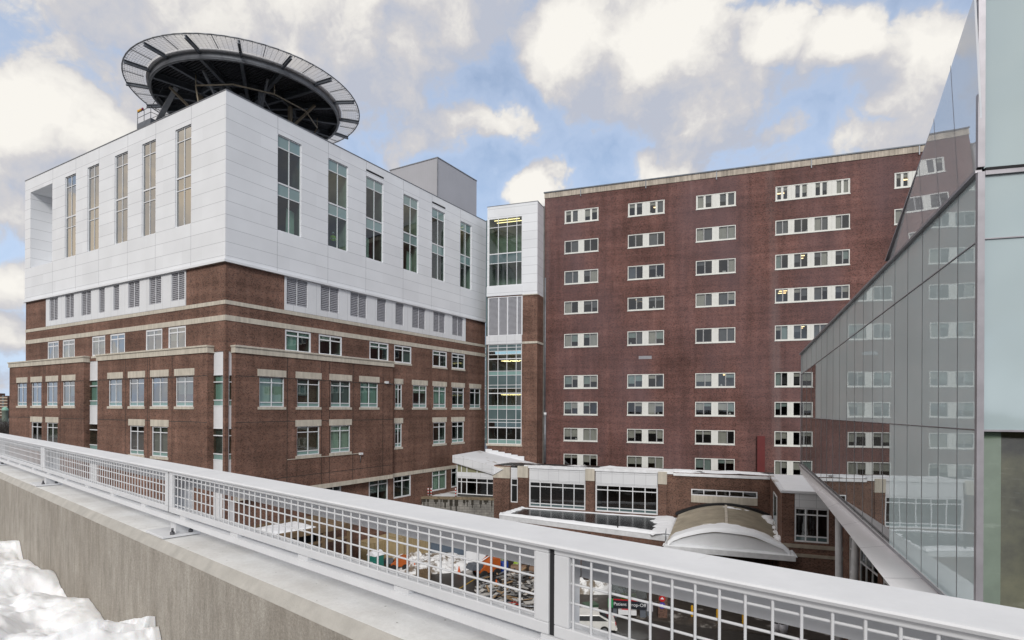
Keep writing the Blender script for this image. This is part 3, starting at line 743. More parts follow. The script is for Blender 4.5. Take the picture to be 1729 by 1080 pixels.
# access landing with handrails and beacons at the far left of the roof
ul, zl_ = FL.hit(243, 200, -1.2)
land = thing('roof_landing', 'small dark steel landing with handrails standing at the roof edge under the helipad', 'platform', (C0[0], C0[1], 0), TROT)
zt = FL.z(243, 203, -1.2)
ua, ub = sorted((FL.u(229, -1.2), FL.u(252, -1.2)))
m = MB(FL); m.box(ua, ub, -2.6, -1.2, zt - .55, zt - .05); m.build('platform', DSTEEL, land)
m = MB(FL)
for x in (ua + .04, (ua + ub) / 2, ub - .04):
    for n_ in (-1.24, -2.56): m.tube((x, n_, zt - .1), (x, n_, zt + 1.1), .03, seg=6)
for n_ in (-1.24, -2.56):
    for z_ in (.55, 1.1): m.tube((ua, n_, zt + z_), (ub, n_, zt + z_), .03, seg=6)
for x in (ua + .04,):
    for z_ in (.55, 1.1): m.tube((x, -1.24, zt + z_), (x, -2.56, zt + z_), .03, seg=6)
m.bar((ua, -1.9, zt - .1), (ua - 3.2, -1.9, zt + 2.4), .5, .10); m.tube((ua, -1.3, zt + 1.1), (ua - 3.2, -1.3, zt + 3.3), .03, seg=6)
m.build('handrail', STEEL, land)
m = MB(FL)
for x in (ua + .3, ub - .3):
    for n_ in (-1.4, -2.4): m.tube((x, n_, zroof - .4), (x, n_, zt - .5), .06, seg=6)
m.build('leg', DSTEEL, land)
for k, (px, col) in enumerate(((231.5, (.85, .45, .04)), (235, (.85, .45, .04)), (238.5, (.35, .02, .08)))):
    u_ = FL.u(px, -1.24); m = MB(FL); m.lathe([(.0, 0), (.1, 0), (.11, .18), (.07, .26), (0, .28)], (u_, -1.24, zt + 1.1), seg=10)
    m.build('beacon', plain('beacon %d' % k, col, .3), land)

# ------------------------------------------------------------------ old brick ward block
KROT = R(-19.91)
K0 = at(953, 690, 79.5)
FK = Fr((K0.x, K0.y), KROT, 0)
ward = thing('ward_block', 'tall plain red brick ward block with rows of wide white windows', 'building', (K0.x, K0.y, 0), KROT)
kl, kr = FK.u(920, 0, 330), FK.u(1720)
kz1 = FK.z(921, 324.5); kzs = FK.z(921, 335)
ROWS = [(355.9, 377.4), (406.9, 428.4), (457.9, 480), (509, 530), (563.7, 586.3), (633.5, 655.5), (678, 699.8), (722, 743.7), (765.7, 788)]
krow = [(FK.z(953, b), FK.z(953, a)) for a, b in ROWS]
KC = [(952, 1009), (1058.9, 1120.6), (1173.8, 1240.9), (1307.8, 1433.7)]
kcol = [tuple(FK.u(p) for p in c) for c in KC]
w5 = kcol[3][1] - kcol[3][0]; u5 = FK.u(1508.7)
kcol.append((u5, u5 + w5))
u6 = u5 + w5 + (kcol[2][0] - kcol[1][0]) * .8
kcol.append((u6, u6 + kcol[2][1] - kcol[2][0]))
m = MB(FK)
holes = [(a, b, c, e) for a, b in kcol for c, e in krow]
va, vb, vz1, vz0 = FK.u(1078), FK.u(1100), FK.z(1089, 600.5), FK.z(1089, 606)
m.wall(kl, kr, 0, kzs, 0, holes + [(va, vb, vz0, vz1)], .2)
m.quad((kl, 0, 0), (kl, -16, 0), (kl, -16, kzs), (kl, 0, kzs)); m.quad((kr, 0, 0), (kr, -16, 0), (kr, -16, kzs), (kr, 0, kzs)); m.quad((kl, -16, 0), (kr, -16, 0), (kr, -16, kzs), (kl, -16, kzs))
m.build('brick_wall', BRK, ward)
m = MB(FK); m.box(kl - .05, kr, -16, .08, kzs + .001, kz1 - .14); m.build('stone_parapet', plain('weathered parapet stone', (.50, .44, .37), .85, var=.25, scale=.7, streak=.35), ward)
m = MB(FK); m.box(kl - .12, kr, -16, .18, kz1 - .14, kz1); m.build('coping', DSTEEL, ward)
for px in (979, 1089, 1208, 1368, 1550):
    m = MB(FK); x = FK.u(px); m.box(x - .06, x + .06, .08, .14, kzs - .3, kz1 - .14); m.build('parapet_clip', STEEL, ward)
m = MB(FK); m.box(va, vb, -.15, -.05, vz0, vz1)
for k in range(4): z = vz0 + (k + .5) * (vz1 - vz0) / 4; m.box(va, vb, -.05, -.01, z - .03, z + .03)
m.build('vent_grille', LOUV, ward)
# faint paler courses and rusty streaks are in the brick; a red painted pilaster stands at the right
pa, pb = FK.u(1278.5), FK.u(1291.5); m = MB(FK); m.box(pa, pb, .005, .5, 0, FK.z(1285, 736, .5)); m.build('red_pilaster', plain('oxide red steel', (.135, .022, .022), .55, var=.1), ward)
WHITEF = plain('white painted window trim', (.74, .74, .70), .5, var=.05)
SASH = plain('grey window sash', (.36, .36, .36), .5)
rk = random.Random(21)
def kwindow(ci, ri, a, b, c, e):
    n = -.10; wide = ci in (3, 4); du = b - a
    f = MB(FK); t = .10
    f.box(a, b, n - .06, n + .09, c, c + t); f.box(a, b, n - .06, n + .09, e - t, e)
    f.box(a, a + t, n - .06, n + .09, c + t, e - t); f.box(b - t, b, n - .06, n + .09, c + t, e - t)
    if wide: units = [(.0, .175), (.262, .442), (.535, .71), (.815, 1.0)]
    else: units = [(.0, .41), (.585, 1.0)]
    for k in range(len(units) - 1):
        p0, p1 = a + du * units[k][1], a + du * units[k + 1][0]; mid = (p0 + p1) / 2
        f.box(p0, mid - .02, n - .05, n + .08, c + t, e - t); f.box(mid + .02, p1, n - .05, n + .08, c + t, e - t); f.box(mid - .02, mid + .02, n - .05, n + .05, c + t, e - t)
    f.box(a - .05, b + .05, n - .05, .06, c - .09, c - .003)
    fo = f.build('window', WHITEF, ward)
    bl = {}; top = ri == 0
    for k, (p, q) in enumerate(units):
        p0 = a + du * p + (t if k == 0 else 0); p1 = a + du * q - (t if k == len(units) - 1 else 0); mid = p0 + (p1 - p0) * (.5 if top else rk.choice((.46, .5, .54, .58)))
        mw = .13 if top else .06; g = MB(FK); s = MB(FK)
        s.box(mid - mw, mid + mw, n - .03, n + .04, c + t, e - t)
        if top: s.box(p0, p0 + .1, n - .03, n + .03, c + t, e - t); s.box(p1 - .1, p1, n - .03, n + .03, c + t, e - t)
        s.box(p0, p1, n - .03, n + .02, c + t, c + t + .06); s.box(p0, p1, n - .03, n + .02, e - t - .05, e - t)
        g.quad((p0, n, c + t), (p1, n, c + t), (p1, n, e - t), (p0, n, e - t))
        g.build('pane', GLK, fo); s.build('sash', WHITEF if top else SASH, fo)
        # roller blinds let down to different heights
        for (x0, x1) in ((p0, mid), (mid, p1)):
            if ri in (1,): fr_ = rk.choice((0, 0, .97, .97, .97, .97)); mt = rk.choice((BLINDG, BLINDG, BLIND))
            elif ri == 0: fr_ = rk.choice((.25, .3, .6, .97)); mt = rk.choice((BLIND, BLIND, BLINDG))
            elif ri >= 5: fr_ = rk.choice((0, .3, .5, .6, .7, .97)); mt = rk.choice((BLIND, BLIND, BLIND, BLINDT))
            else: fr_ = rk.choice((0, .3, .45, .6, .97, .97)); mt = rk.choice((BLIND, BLINDT, BLINDG, BLINDG))
            if fr_:
                bb = bl.setdefault(mt.name, (MB(FK), mt))[0]; zz = e - t - (e - c - 2 * t) * fr_
                bb.box(x0 + .03, x1 - .03, n - .14, n - .13, zz, e - t - .02)
    for bb, mt in bl.values(): bb.build('blind', mt, fo)
    r_ = MB(FK); y0, y1 = n - .07, -4.0
    r_.quad((a, y1, c), (b, y1, c), (b, y1, e), (a, y1, e)); r_.quad((a, y0, c), (b, y0, c), (b, y1, c), (a, y1, c)); r_.quad((a, y0, e), (b, y0, e), (b, y1, e), (a, y1, e))
    r_.quad((a, y0, c), (a, y0, e), (a, y1, e), (a, y1, c)); r_.quad((b, y0, c), (b, y0, e), (b, y1, e), (b, y1, c))
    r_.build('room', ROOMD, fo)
    LIT = {(0, 6): (.2,), (1, 8): (.8,), (2, 5): (.8,), (2, 3): (.2,), (1, 3): (.3,), (0, 4): (.7,), (1, 0): (.75,), (3, 0): (.09,), (3, 2): (.36,), (3, 3): (.12, .92), (3, 4): (.36,), (4, 0): (.2,)}
    if (ci, ri) in LIT:
        l = MB(FK)
        for fx in LIT[(ci, ri)]:
            for q in range(2): l.box(a + du * fx - .45, a + du * fx + .45, -1.0 - q * 1.3, -.75 - q * 1.3, e - .16 - q * .02, e - .12 - q * .02)
        l.build('ceiling_light', LAMPW, fo)
    it = MB(FK)
    for q in range(rk.choice((0, 1, 2))):      # small things on the window sill inside
        x = rk.uniform(a + .3, b - .5); it.lathe([(0, 0), (.1, 0), (.13, .16), (.07, .28), (0, .33)], (x, n - .12 - .14, c + t), seg=8)
    if it.v: it.build('sill_clutter', WHITEF, fo)
for ci, (a, b) in enumerate(kcol):
    for ri, (c, e) in enumerate(krow): kwindow(ci, ri, a, b, c, e)

# ------------------------------------------------------------------ stair bay between the two
B0 = FK.o - FK.dn * 0 + FK.dn * 3.0
FB = Fr((B0.x, B0.y), KROT, 0)
stair = thing('stair_bay', 'narrow glazed bay of white panels, louvres and curtain wall between tower and ward block', 'building', (B0.x, B0.y, 0), KROT)
bl, br = FB.u(821.5), FB.u(906.3)
gl0, gl1 = FB.u(824), FB.u(880.6)
zt1 = FB.z(906, 339.6); zg1 = FB.z(880, 363.6); zg0 = FB.z(880, 480); zw0 = FB.z(880, 497.2)
zl1, zl0 = FB.z(880, 499), FB.z(880, 565); zp0 = FB.z(880, 580.2); zc0 = FB.z(880, 750)
WPB = paneled('bay white panels', (.83, .845, .87), 1.16, zt1 - .35, line=.04)
m = MB(FB)
m.wall(bl, br, zw0, zt1, 0, [(gl0, gl1, zg0, zg1)], .2)
m.quad((br, 0, zw0), (br, -2.95, zw0), (br, -2.95, zt1), (br, 0, zt1)); m.quad((bl, 0, zw0), (bl, -2.95, zw0), (bl, -2.95, zt1), (bl, 0, zt1)); m.quad((bl, 0, zt1), (br, 0, zt1), (br, -2.95, zt1), (bl, -2.95, zt1))
m.quad((bl, 0, zw0), (br, 0, zw0), (br, -2.95, zw0), (bl, -2.95, zw0))
m.box(bl - .02, gl1 + .05, .005, .12, zw0 + .02, zg0 - .06)
m.build('white_wall', WPB, stair)
m = MB(FB); m.box(bl - .04, br + .04, -2.95, .04, zt1 + .001, zt1 + .07); m.build('coping', STEEL, stair)
def frac(l, a, b): return tuple((x - a) / (b - a) for x in l)
vx = frac((158, 215, 275), 97, 310)
window(stair, FB, gl0, gl1, zg0, zg1, -.05, vx, (.335, .475, .865), fw=.09, mw=.08, pane=GLT, spand=(1,), spandmat=TEALD, depth=2.8, floors=[(0, .335), (.475, 1)], room=ROOM, lights=2, lightmat=LAMPW, thick=(1,), name='curtain_window')
# louvres
m = MB(FB); m.wall(bl + .1, br, zp0, zw0 - .002, -.04, [(gl0, gl1, zl0, zl1)], .2); 
m.quad((br, -.04, zp0), (br, -2.9, zp0), (br, -2.9, zw0 - .002), (br, -.04, zw0 - .002)); m.quad((bl + .1, -.04, zp0), (bl + .1, -2.9, zp0), (bl + .1, -2.9, zw0), (bl + .1, -.04, zw0))
m.build('brick_wall', BRT, stair)
lf = frac((103, 167, 222, 281, 310), 103, 310)
for k in range(4):
    a, b = gl0 + (gl1 - gl0) * lf[k], gl0 + (gl1 - gl0) * lf[k + 1]
    o = louvre(stair, FB, a + .06, b - .06, zl0 + .05, zl1 - .05, -.02, False, .16)
m = MB(FB)
for k in range(5): x = gl0 + (gl1 - gl0) * lf[k]; m.box(x - .08, x + .08, -.1, .02, zl0, zl1)
m.box(gl0, gl1, -.1, .018, zl1 - .1, zl1 - .002); m.box(gl0, gl1, -.1, .018, zl0 + .002, zl0 + .08)
m.build('louvre_frame', WMET, stair)
m = MB(FB); m.box(bl - .06, gl1 + .02, -.1, .12, zp0 + .05, zl0 - .02); m.build('white_band', WPAN2, stair)
m = MB(FB); zz1, zz0 = FB.z(895, 576), FB.z(895, 579.6); m.box(gl1 + .06, br + .05, -.2, .05, zz0, zz1); m.box(br + .001, br + .06, -2.9, -.2, zz0, zz1)
m.box(gl1 + .06, br + .06, -.2, .08, zw0 - .12, zw0 - .003); m.build('stone_band', STONE, stair)
# tall curtain wall
m = MB(FB); zbb = 0.0
m.wall(bl + .1, br, zbb, zp0 - .002, -.045, [(gl0, gl1, zc0, zp0 + .04)], .2)
m.quad((br, -.045, zbb), (br, -2.9, zbb), (br, -2.9, zp0), (br, -.045, zp0)); m.quad((bl + .1, -.045, zbb), (bl + .1, -2.9, zbb), (bl + .1, -2.9, zp0), (bl + .1, -.045, zp0))
m.build('brick_wall', BRT, stair)
rws = [1 - (y - 92) / (855 - 92) for y in (822, 730, 690, 668, 590, 562, 468, 430, 405, 330, 298, 205, 170, 145, 118)]
vx = frac((182, 250, 320), 108, 362)
window(stair, FB, gl0, gl1, zc0, zp0 + .04, -.04, vx, tuple(rws), fw=.08, mw=.07, pane=GLT, spand=(0, 3, 4, 5, 8, 9, 10, 15, 14), spandmat=TEALD, depth=2.7,
       floors=[(rws[0], rws[1]), (rws[5], rws[7]), (rws[10], rws[12])], room=ROOMD, lights=0, name='curtain_window', thick=(1, 6, 11))
m = MB(FB)
for r0, r1 in ((rws[10], rws[11]), (rws[5], rws[6])):
    for q in (1, 2, 3):
        cxs = (0,) + vx + (1,); z = zc0 + (zp0 - zc0) * r1 - .12
        for dp in (.9, 1.8): m.box(gl0 + (gl1 - gl0) * cxs[q] + .15, gl0 + (gl1 - gl0) * cxs[q + 1] - .15, -dp - .25, -dp, z - .06, z)
m.build('ceiling_light', LAMPW, stair)
for r0, r1 in ((0, rws[0]), (rws[4], rws[5]), (rws[9], rws[10])):
    m = MB(FB); m.box(gl0 + .06, gl1 - .06, -.034, -.02, zc0 + (zp0 - zc0) * r0 + .05, zc0 + (zp0 - zc0) * r1 - .05); m.build('spandrel', TEAL, stair)
m = MB(FB); m.box(bl, gl1 + .1, -.1, .10, zc0 - .28, zc0 - .004); m.build('sill', STONE, stair)
# glazed return of the bay towards the tower, and the pipe in the slot beside the ward block
m = MB(FB); m.box(bl - .35, bl + .08, -2.0, -.35, zc0, zg1); m.build('return_glazing', TEALD, stair)
m = MB(FB)
for r0 in rws: m.box(bl - .38, bl - .30, -1.9, -.33, zc0 + (zp0 - zc0) * r0 - .05, zc0 + (zp0 - zc0) * r0 + .05)
m.build('mullion', WMET, stair)
m = MB(FK); x = FK.u(918.5); m.box(x - .45, x + .05, .005, .25, 8, FK.z(918, 349)); 
sd = tag(m.build('slot_cover', plain('dull grey flashing', (.17, .16, .15), .6, var=.25), None), 'dull grey flashing strip closing the slot beside the tall red brick block', 'flashing'); sd.matrix_world = Matrix.Translation((K0.x, K0.y, 0)) @ Matrix.Rotation(KROT, 4, 'Z')
dp = thing('downpipe', 'tall thin metal downpipe in the slot at the left edge of the red brick block', 'pipe', (K0.x, K0.y, 0), KROT)
m = MB(FK); x = FK.u(920.5, .3); zj = FK.z(920, 698); m.tube((x, .36, 9), (x, .36, zj), .16, seg=10); m.tube((x - .05, .33, zj), (x - .05, .33, FK.z(920, 470)), .10, seg=10); m.build('pipe', STEEL, dp)
m = MB(FK); m.tube((x, .36, zj - .25), (x, .36, zj + .15), .21, seg=10); m.build('collar', WMET, dp)

# ------------------------------------------------------------------ low entrance building
M0 = at(1110, 690, 64.0)
FM = Fr((M0.x, M0.y), KROT, 0)
entr = thing('entrance_building', 'low brick entrance building with wide lobby windows, white panels and a snowy roof', 'building', (M0.x, M0.y, 0), KROT)
mu = lambda px, n=0.0, py=800: FM.hit(px, py, n)[0]
mz = lambda px, py, n=0.0: FM.hit(px, py, n)[1]
zr = mz(1110, 796); zsill = mz(1110, 869.5); zwt = mz(1107, 822); zpanel = mz(1110, 800)
x0, x1 = mu(834), mu(1311)
g1 = (mu(893.5), mu(988.8)); g2 = (mu(1005.5), mu(1111)); slot = (mu(862.5), mu(874.5))
zst1 = zsill
m = MB(FM)
m.wall(x0, x1, 0, zr, 0, [(g1[0], g1[1], zsill, zr - .001), (g2[0], g2[1], zsill, zr - .001), (slot[0], slot[1], zsill + .4, zr - .001)] +
       [(mu(1167, 0, 830), mu(1279, 0, 835), mz(1220, 838.5), mz(1220, 827.5))], .25)
m.quad((x1, 0, 0), (x1, -4, 0), (x1, -4, zr), (x1, 0, zr)); m.quad((x0, 0, 0), (x0, -4, 0), (x0, -4, zr), (x0, 0, zr)); m.quad((x0, -4, 0), (x1, -4, 0), (x1, -4, zr), (x0, -4, zr))
m.build('brick_wall', BRM, entr)
# brick piers with stone caps
for k, (a, b) in enumerate(((834, 861.5), (875.5, 892), (989.6, 1004), (1112, 1126))):
    a, b = mu(a), mu(b); zt_ = mz(848, 787.5) if k == 0 else zr + .02
    m = MB(FM); m.box(a, b, .005, .28, zsill - 3.0, zt_ - 1.35); o = m.build('pier', BRM, entr)
    m = MB(FM); m.box(a - .03, b + .03, -.1, .32, zt_ - 1.348, zt_); 
    m.build('stone_cap', STONE, o)
# lobby windows with white panels above
def lobby(a, b, n=6):
    pm = MB(FM); pm.box(a + .02, b - .02, -.12, .02, zwt + .02, zr - .22); o = pm.build('white_panel', WPAN2, entr)
    c = [x for x in (.2, .395, .605, .80)]
    window(entr, FM, a, b, zsill, zwt, -.08, c, (.15, .80), fw=.16, mw=.10, pane=GLM, spand=(0,), spandmat=TEALD, room=ROOMD, depth=6.0, name='lobby_window')
    for q in range(5):
        cl = MB(FM); u_ = a + (b - a) * random.Random(q + int(a)).uniform(.1, .9); cl.tube((u_, -2.5, zsill + 1.8), (u_, -2.5, zsill + 2.4), .05, seg=6)
        cl.build('pendant_lamp', MATS.get('pendant white') or plain('pendant white', (.8, .8, .78), .4), entr)
lobby(*g1); lobby(*g2)
pm = MB(FM); zz = mz(868, 807); pm.box(slot[0] + .02, slot[1] - .02, -.12, .02, zz, zr - .22); pm.build('white_panel', WPAN2, entr)
window(entr, FM, slot[0], slot[1], zsill + .4, zz - .03, -.08, (), (.72,), fw=.12, mw=.1, pane=GLM, room=ROOMD, name='slot_window')
a, b = mu(1167, 0, 830), mu(1279, 0, 835); ra, rb2 = mz(1220, 838.5), mz(1220, 827.5)
o = window(entr, FM, a, b, ra, rb2, -.06, frac((725, 810, 895, 982), 640, 1073), (), fw=.12, mw=.1, pane=GLM, room=ROOMD, name='ribbon_window')
m = MB(FM); m.box(a, b, -.1, .05, ra - .75, ra - .004); m.build('sill', STONE, o)
# parapet edge, roof and its snow
m = MB(FM); m.box(x0 + 3.9, mu(1137), -.35, .14, zr - .2, zr + .14); m.box(mu(1137) + .01, x1 + .05, -.35, .12, zr - .34, zr - .05); m.build('parapet_edge', plain('snowy white edge', (.82, .83, .85), .6), entr)
m = MB(FM); m.box(x0 + .1, x1 - .02, -4.0, -.36, zr - .12, zr - .02); m.build('roof', ROOFM, entr)
m = MB(FM)
def drift(m, fr, a, b, n0, n1, z, h, nu=40, nn=8, seed=0):
    k = len(m.v)
    for i in range(nu + 1):
        for j_ in range(nn + 1):
            u_ = a + (b - a) * i / nu; v_ = n0 + (n1 - n0) * j_ / nn
            e_ = min(i, nu - i, 3) / 3 * min(j_, nn - j_, 2) / 2
            hh = h * e_ * max(0, .55 + .8 * noise.fractal(Vector((u_ * .35 + seed, v_ * .5, 0)), 1, 2, 4)) - (.03 if e_ == 0 else 0)
            m.v.append(tuple(fr(u_, v_, z + hh)))
    for i in range(nu):
        for j_ in range(nn):
            q = k + i * (nn + 1) + j_; m.sm.add(len(m.f)); m.f.append((q, q + nn + 1, q + nn + 2, q + 1))
drift(m, FM, mu(1000), mu(1308), -3.9, -.37, zr - .05, .22, seed=3); drift(m, FM, mu(893), mu(985), -1.3, -.4, zr - .05, .15, seed=8)
m.build('snow_cover', SNOWM, entr)
m = MB(FM); x = mu(1309); m.box(x - .12, x + .12, .02, .3, 3, zr - .3); m.build('downspout', plain('brown downspout', (.12, .05, .035), .5), entr)

# glazed atrium with a sloping white roof at the left end of the entrance building
FA = FM
ax0, ax1 = mu(765.5, .4, 775), mu(833.5, .4)
zf_l, zf_r = mz(765.5, 768, .4), mz(833.5, 786.5, .4)
atr = thing('glazed_atrium', 'low glazed atrium with a sloping snowy white roof tucked beside the brick tower', 'building', (M0.x, M0.y, 0), KROT)
dpt = 8.6
th = .95
m = MB(FA)
k = m.pts([(ax0, .5, zf_l), (ax1 + 1.2, .5, zf_r - .35), (ax1 + 5.6, -dpt, zf_r - .9), (ax0 - .3, -dpt, zf_l - .05), (ax0, .5, zf_l - th), (ax1, .5, zf_r - th - .1), (ax1 + 5.4, -dpt, zf_r - th - .6), (ax0 - .3, -dpt, zf_l - th)])
for q in ((0, 1, 2, 3), (7, 6, 5, 4), (0, 4, 5, 1), (1, 5, 6, 2), (2, 6, 7, 3), (3, 7, 4, 0)): m.f.append(tuple(k + i for i in q))
m.build('roof', ROOFW, atr)
m = MB(FA)
k = m.pts([(ax0 - .05, .56, zf_l + .02), (ax1 + .02, .56, zf_r + .02), (ax1 + .02, .56, zf_r - th * .95), (ax0 - .05, .56, zf_l - th * .95), (ax0 - .05, .505, zf_l + .02), (ax1 + .02, .505, zf_r + .02), (ax1 + .02, .505, zf_r - th * .95), (ax0 - .05, .505, zf_l - th * .95)])
for q in ((0, 1, 2, 3), (7, 6, 5, 4), (0, 4, 5, 1), (1, 5, 6, 2), (2, 6, 7, 3), (3, 7, 4, 0)): m.f.append(tuple(k + i for i in q))
m.build('fascia', WPAN2, atr)
# stepped flashing where the roof meets the stair bay
m = MB(FB); nst = 6
ua, ub = FB.u(821), FB.u(886)
for k in range(nst):
    a, b = ua + (ub - ua) * k / nst, ua + (ub - ua) * (k + 1) / nst
    zt_ = FB.z(821 + 65 * k / nst, 757.5 + 14.5 * k / nst); m.box(a, b - .002, .11, .2, zt_ - 1.3, zt_)
fl = tag(m.build('stepped_flashing', WMET), 'white stepped flashing along the foot of the glazed stair bay', 'flashing'); fl.matrix_world = Matrix.Translation((B0.x, B0.y, 0)) @ Matrix.Rotation(KROT, 4, 'Z')
za1, za0 = zf_r - .55, mz(800, 835.5, .3)
a0, a1 = mu(772, .1), mu(834, .1)
zw_1, zw_2 = mz(800, 797.5, .1), mz(800, 806.5, .1)
m = MB(FA); m.box(a0, a1 - .02, .0, .2, zw_2, zw_1); m.build('white_band', WPAN2, atr)
window(atr, FA, a0, a1, za0, zw_2 - .004, .1, frac((160, 235, 375, 520), 98, 610), (.74,), fw=.1, mw=.1, pane=GLM, room=ROOMD, depth=5.0, name='atrium_window')
m = MB(FA); zl_t = zf_l - th; 
k = [(a0, zw_1 + .004), (a1 - .35, zw_1 + .004), (a1 - .35, zw_1 + .03), (a0, zl_t + .1)]
m.prism(k, .06, .1); o = m.build('clerestory', frit('clerestory glass', (.30, .30, .19), .1, .4, wob=.1), atr)
m = MB(FA)
for f_ in (0, .12, .27, .55):
    x = a0 + (a1 - a0) * f_; zt_ = zl_t + .1 + (zw_1 - zl_t) * f_ * 1.05; m.box(x - .05, x + .05, .101, .15, zw_1 + .004, max(zt_, zw_1 + .05))
m.build('mullion', WMET, o)
m = MB(FA); m.box(a0 + .01, a1, -6, .0, za0 - .3, za0 - .01); m.box(a0 + .02, a0 + .12, -6, .04, za0, zf_l - th - .02); m.build('atrium_base', ROOMD, atr)
m = MB(FA)
for q in range(5): m.box(a0 - .02, a0 + .01, -5.6 + q * 1.3, -5.45 + q * 1.3, za0, zf_l - th)
m.box(a0 - .03, a0 + .015, -6, .06, zw_2 + .01, zw_1 - .01); m.build('side_mullion', WMET, atr)
m = MB(FA); m.box(a0 + .004, a0 + .018, -5.9, .03, za0, zf_l - th - .1); m.build('side_glazing', TEAL, atr)

# grey block retaining wall and the terrace behind it
tw0 = FM.hit(683, 838, .0); ZT = mz(834, 840.5, .3)
Lp = at(683, 837.5, (CAMZ - ZT) * FPX / (837.5 - 688.3)); Rp = at(834.5, 840.5, (CAMZ - ZT) * FPX / (840.5 - 689))
dv = (Rp - Lp); rz = math.atan2(dv.y, dv.x); FC = Fr((Lp.x, Lp.y), rz, 0); LW = dv.length
rw = thing('retaining_wall', 'grey split-faced block retaining wall with dark weeping stains below the terrace', 'wall', (Lp.x, Lp.y, 0), rz)
BLK = brick('split face block', (.27, .255, .23), (.20, .19, .175), (.12, .115, .105), bw=.6, rh=.3, ms=.02, blotch=.3)
m = MB(FC); m.box(-.5, LW, -.4, 0, 0, ZT - .3); m.build('block_wall', BLK, rw)
m = MB(FC); m.box(-.6, LW, -.5, .1, ZT - .28, ZT); m.build('coping', plain('rusty coping', (.21, .165, .11), .85, var=.4, scale=2.5), rw)
m = MB(FC); rs = random.Random(5)
for k in range(16):
    u_ = .4 + k * (LW - .8) / 15 + rs.uniform(-.2, .2); h_ = rs.uniform(.25, .8); w_ = rs.uniform(.08, .3)
    m.box(u_ - w_, u_ + w_, .001, .012, ZT - .3 - h_, ZT - .31); m.box(u_ - w_ * .4, u_ + w_ * .3, .001, .011, ZT - .3 - h_ - rs.uniform(.2, .7), ZT - .31 - h_)
m.build('weep_stain', plain('dark weep stains', (.045, .04, .032), .95, var=.4, scale=6), rw)
m = MB(FC); m.box(-3.0, LW + .2, -14, -.52, ZT - .5, ZT - .12); ter = tag(m.build('terrace', ROOFW), 'snowy terrace behind the grey block wall', 'terrace', kind='structure'); ter.matrix_world = Matrix.Translation((Lp.x, Lp.y, 0)) @ Matrix.Rotation(rz, 4, 'Z')
REDW, N = new_mat('red and white bands'); co = N.n('ShaderNodeTexCoord').outputs['Object']; s_ = N.n('ShaderNodeSeparateXYZ', {0: co})
kk = N.m('LESS_THAN', N.m('FRACT', N.m('DIVIDE', s_.outputs[2], .36)), .5); out(N, N.n('ShaderNodeBsdfPrincipled', {'Base Color': N.mix(kk, (.8, .8, .8), (.6, .04, .03)), 'Roughness': .5}).outputs[0])
for k, (px, lb) in enumerate(((723, 'red and white marker post by the block wall, leftmost of the pair'), (728, 'red and white marker post by the block wall, right one of the pair'), (769.5, 'red and white marker post standing beside the glazed atrium corner'))):
    p = at(px, 830, (CAMZ - ZT) * FPX / (838.8 - 688.6) + .8)
    mk = thing('marker_post', lb, 'marker post', (p.x, p.y, ZT - .12), 0, 'marker posts on the terrace')
    m = MB(); m.lathe([(0, .06), (.07, .06), (.07, 1.08), (.05, 1.12), (0, 1.12)], seg=10); m.build('post', REDW, mk)
    m = MB(); m.lathe([(0, 0), (.2, 0), (.18, .06), (0, .06)], seg=10); m.build('base', DARK, mk)

# ------------------------------------------------------------------ black roofed canopy building and barrel vault in front
ZC = mz(1110, 872)
cv = [ground(p[0], p[1], ZC) for p in ((879, 856), (843, 868.5), (868, 876), (1000, 890), (1135, 905.5))]
cn = thing('canopy_building', 'low brick building with flat black roof edged in snow', 'building')
q0 = FM.o + FM.du * mu(879, .4, 858) + FM.dn * .32; q1 = FM.o + FM.du * mu(1141, .4, 875) + FM.dn * .32
fa, fb_ = cv[1], cv[4]
fr0 = fa + (fb_ - fa) * 0.0
poly = [(q0.x, q0.y), (fa.x, fa.y), (fb_.x, fb_.y), (q1.x, q1.y)]
m = MB(); m.slab(poly, 0, ZC - .55); m.build('brick_wall', BRM, cn)
m = MB(); m.slab(poly, ZC - .54, ZC - .02); m.build('white_edge', plain('white roof edge', (.74, .75, .77), .5), cn)
cen = Vector((sum(p[0] for p in poly) / 4, sum(p[1] for p in poly) / 4))
inn = [tuple(cen + (Vector(p) - cen) * .965) for p in poly]
m = MB(); m.slab(inn, ZC - .019, ZC + .03); m.build('roof', plain('wet black roofing', (.022, .022, .024), .22, var=.35, scale=.8), cn)
# snow lip running round the roof, widest at the right end
m = MB()
ring_o = [Vector(p) for p in poly]; 
def edge_snow(a, b, wid0, wid1, h, seed, nu=60, nn=7):
    a = Vector(a); b = Vector(b); t = (b - a).normalized(); nrm = Vector((-t.y, t.x)); 
    if (cen - a).dot(nrm) < 0: nrm = -nrm
    k = len(m.v)
    for i in range(nu + 1):
        f_ = i / nu; w_ = (wid0 + (wid1 - wid0) * f_) * (1 + .5 * noise.fractal(Vector((f_ * 6 + seed, 0, 0)), 1, 2, 3))
        for j_ in range(nn + 1):
            g_ = j_ / nn; p = a + (b - a) * f_ + nrm * (g_ * w_ - .05)
            hh = h * math.sin(math.pi * min(1, g_ * .9 + .1)) ** .6 * (1 + .3 * noise.fractal(Vector((f_ * 14, g_ * 2, seed)), 1, 2, 3)) if 0 < j_ < nn else -.03
            m.v.append((p.x, p.y, ZC + hh))
    for i in range(nu):
        for j_ in range(nn):
            q = k + i * (nn + 1) + j_; m.sm.add(len(m.f)); m.f.append((q, q + nn + 1, q + nn + 2, q + 1))
edge_snow(poly[1], poly[2], .8, 1.5, .2, 1); edge_snow(poly[0], poly[1], .7, .9, .2, 4); edge_snow(poly[2], poly[3], 1.8, 2.4, .22, 7); edge_snow(poly[3], poly[0], .8, .4, .1, 9)
m.build('snow_cover', SNOWM, cn)
m = MB(); 
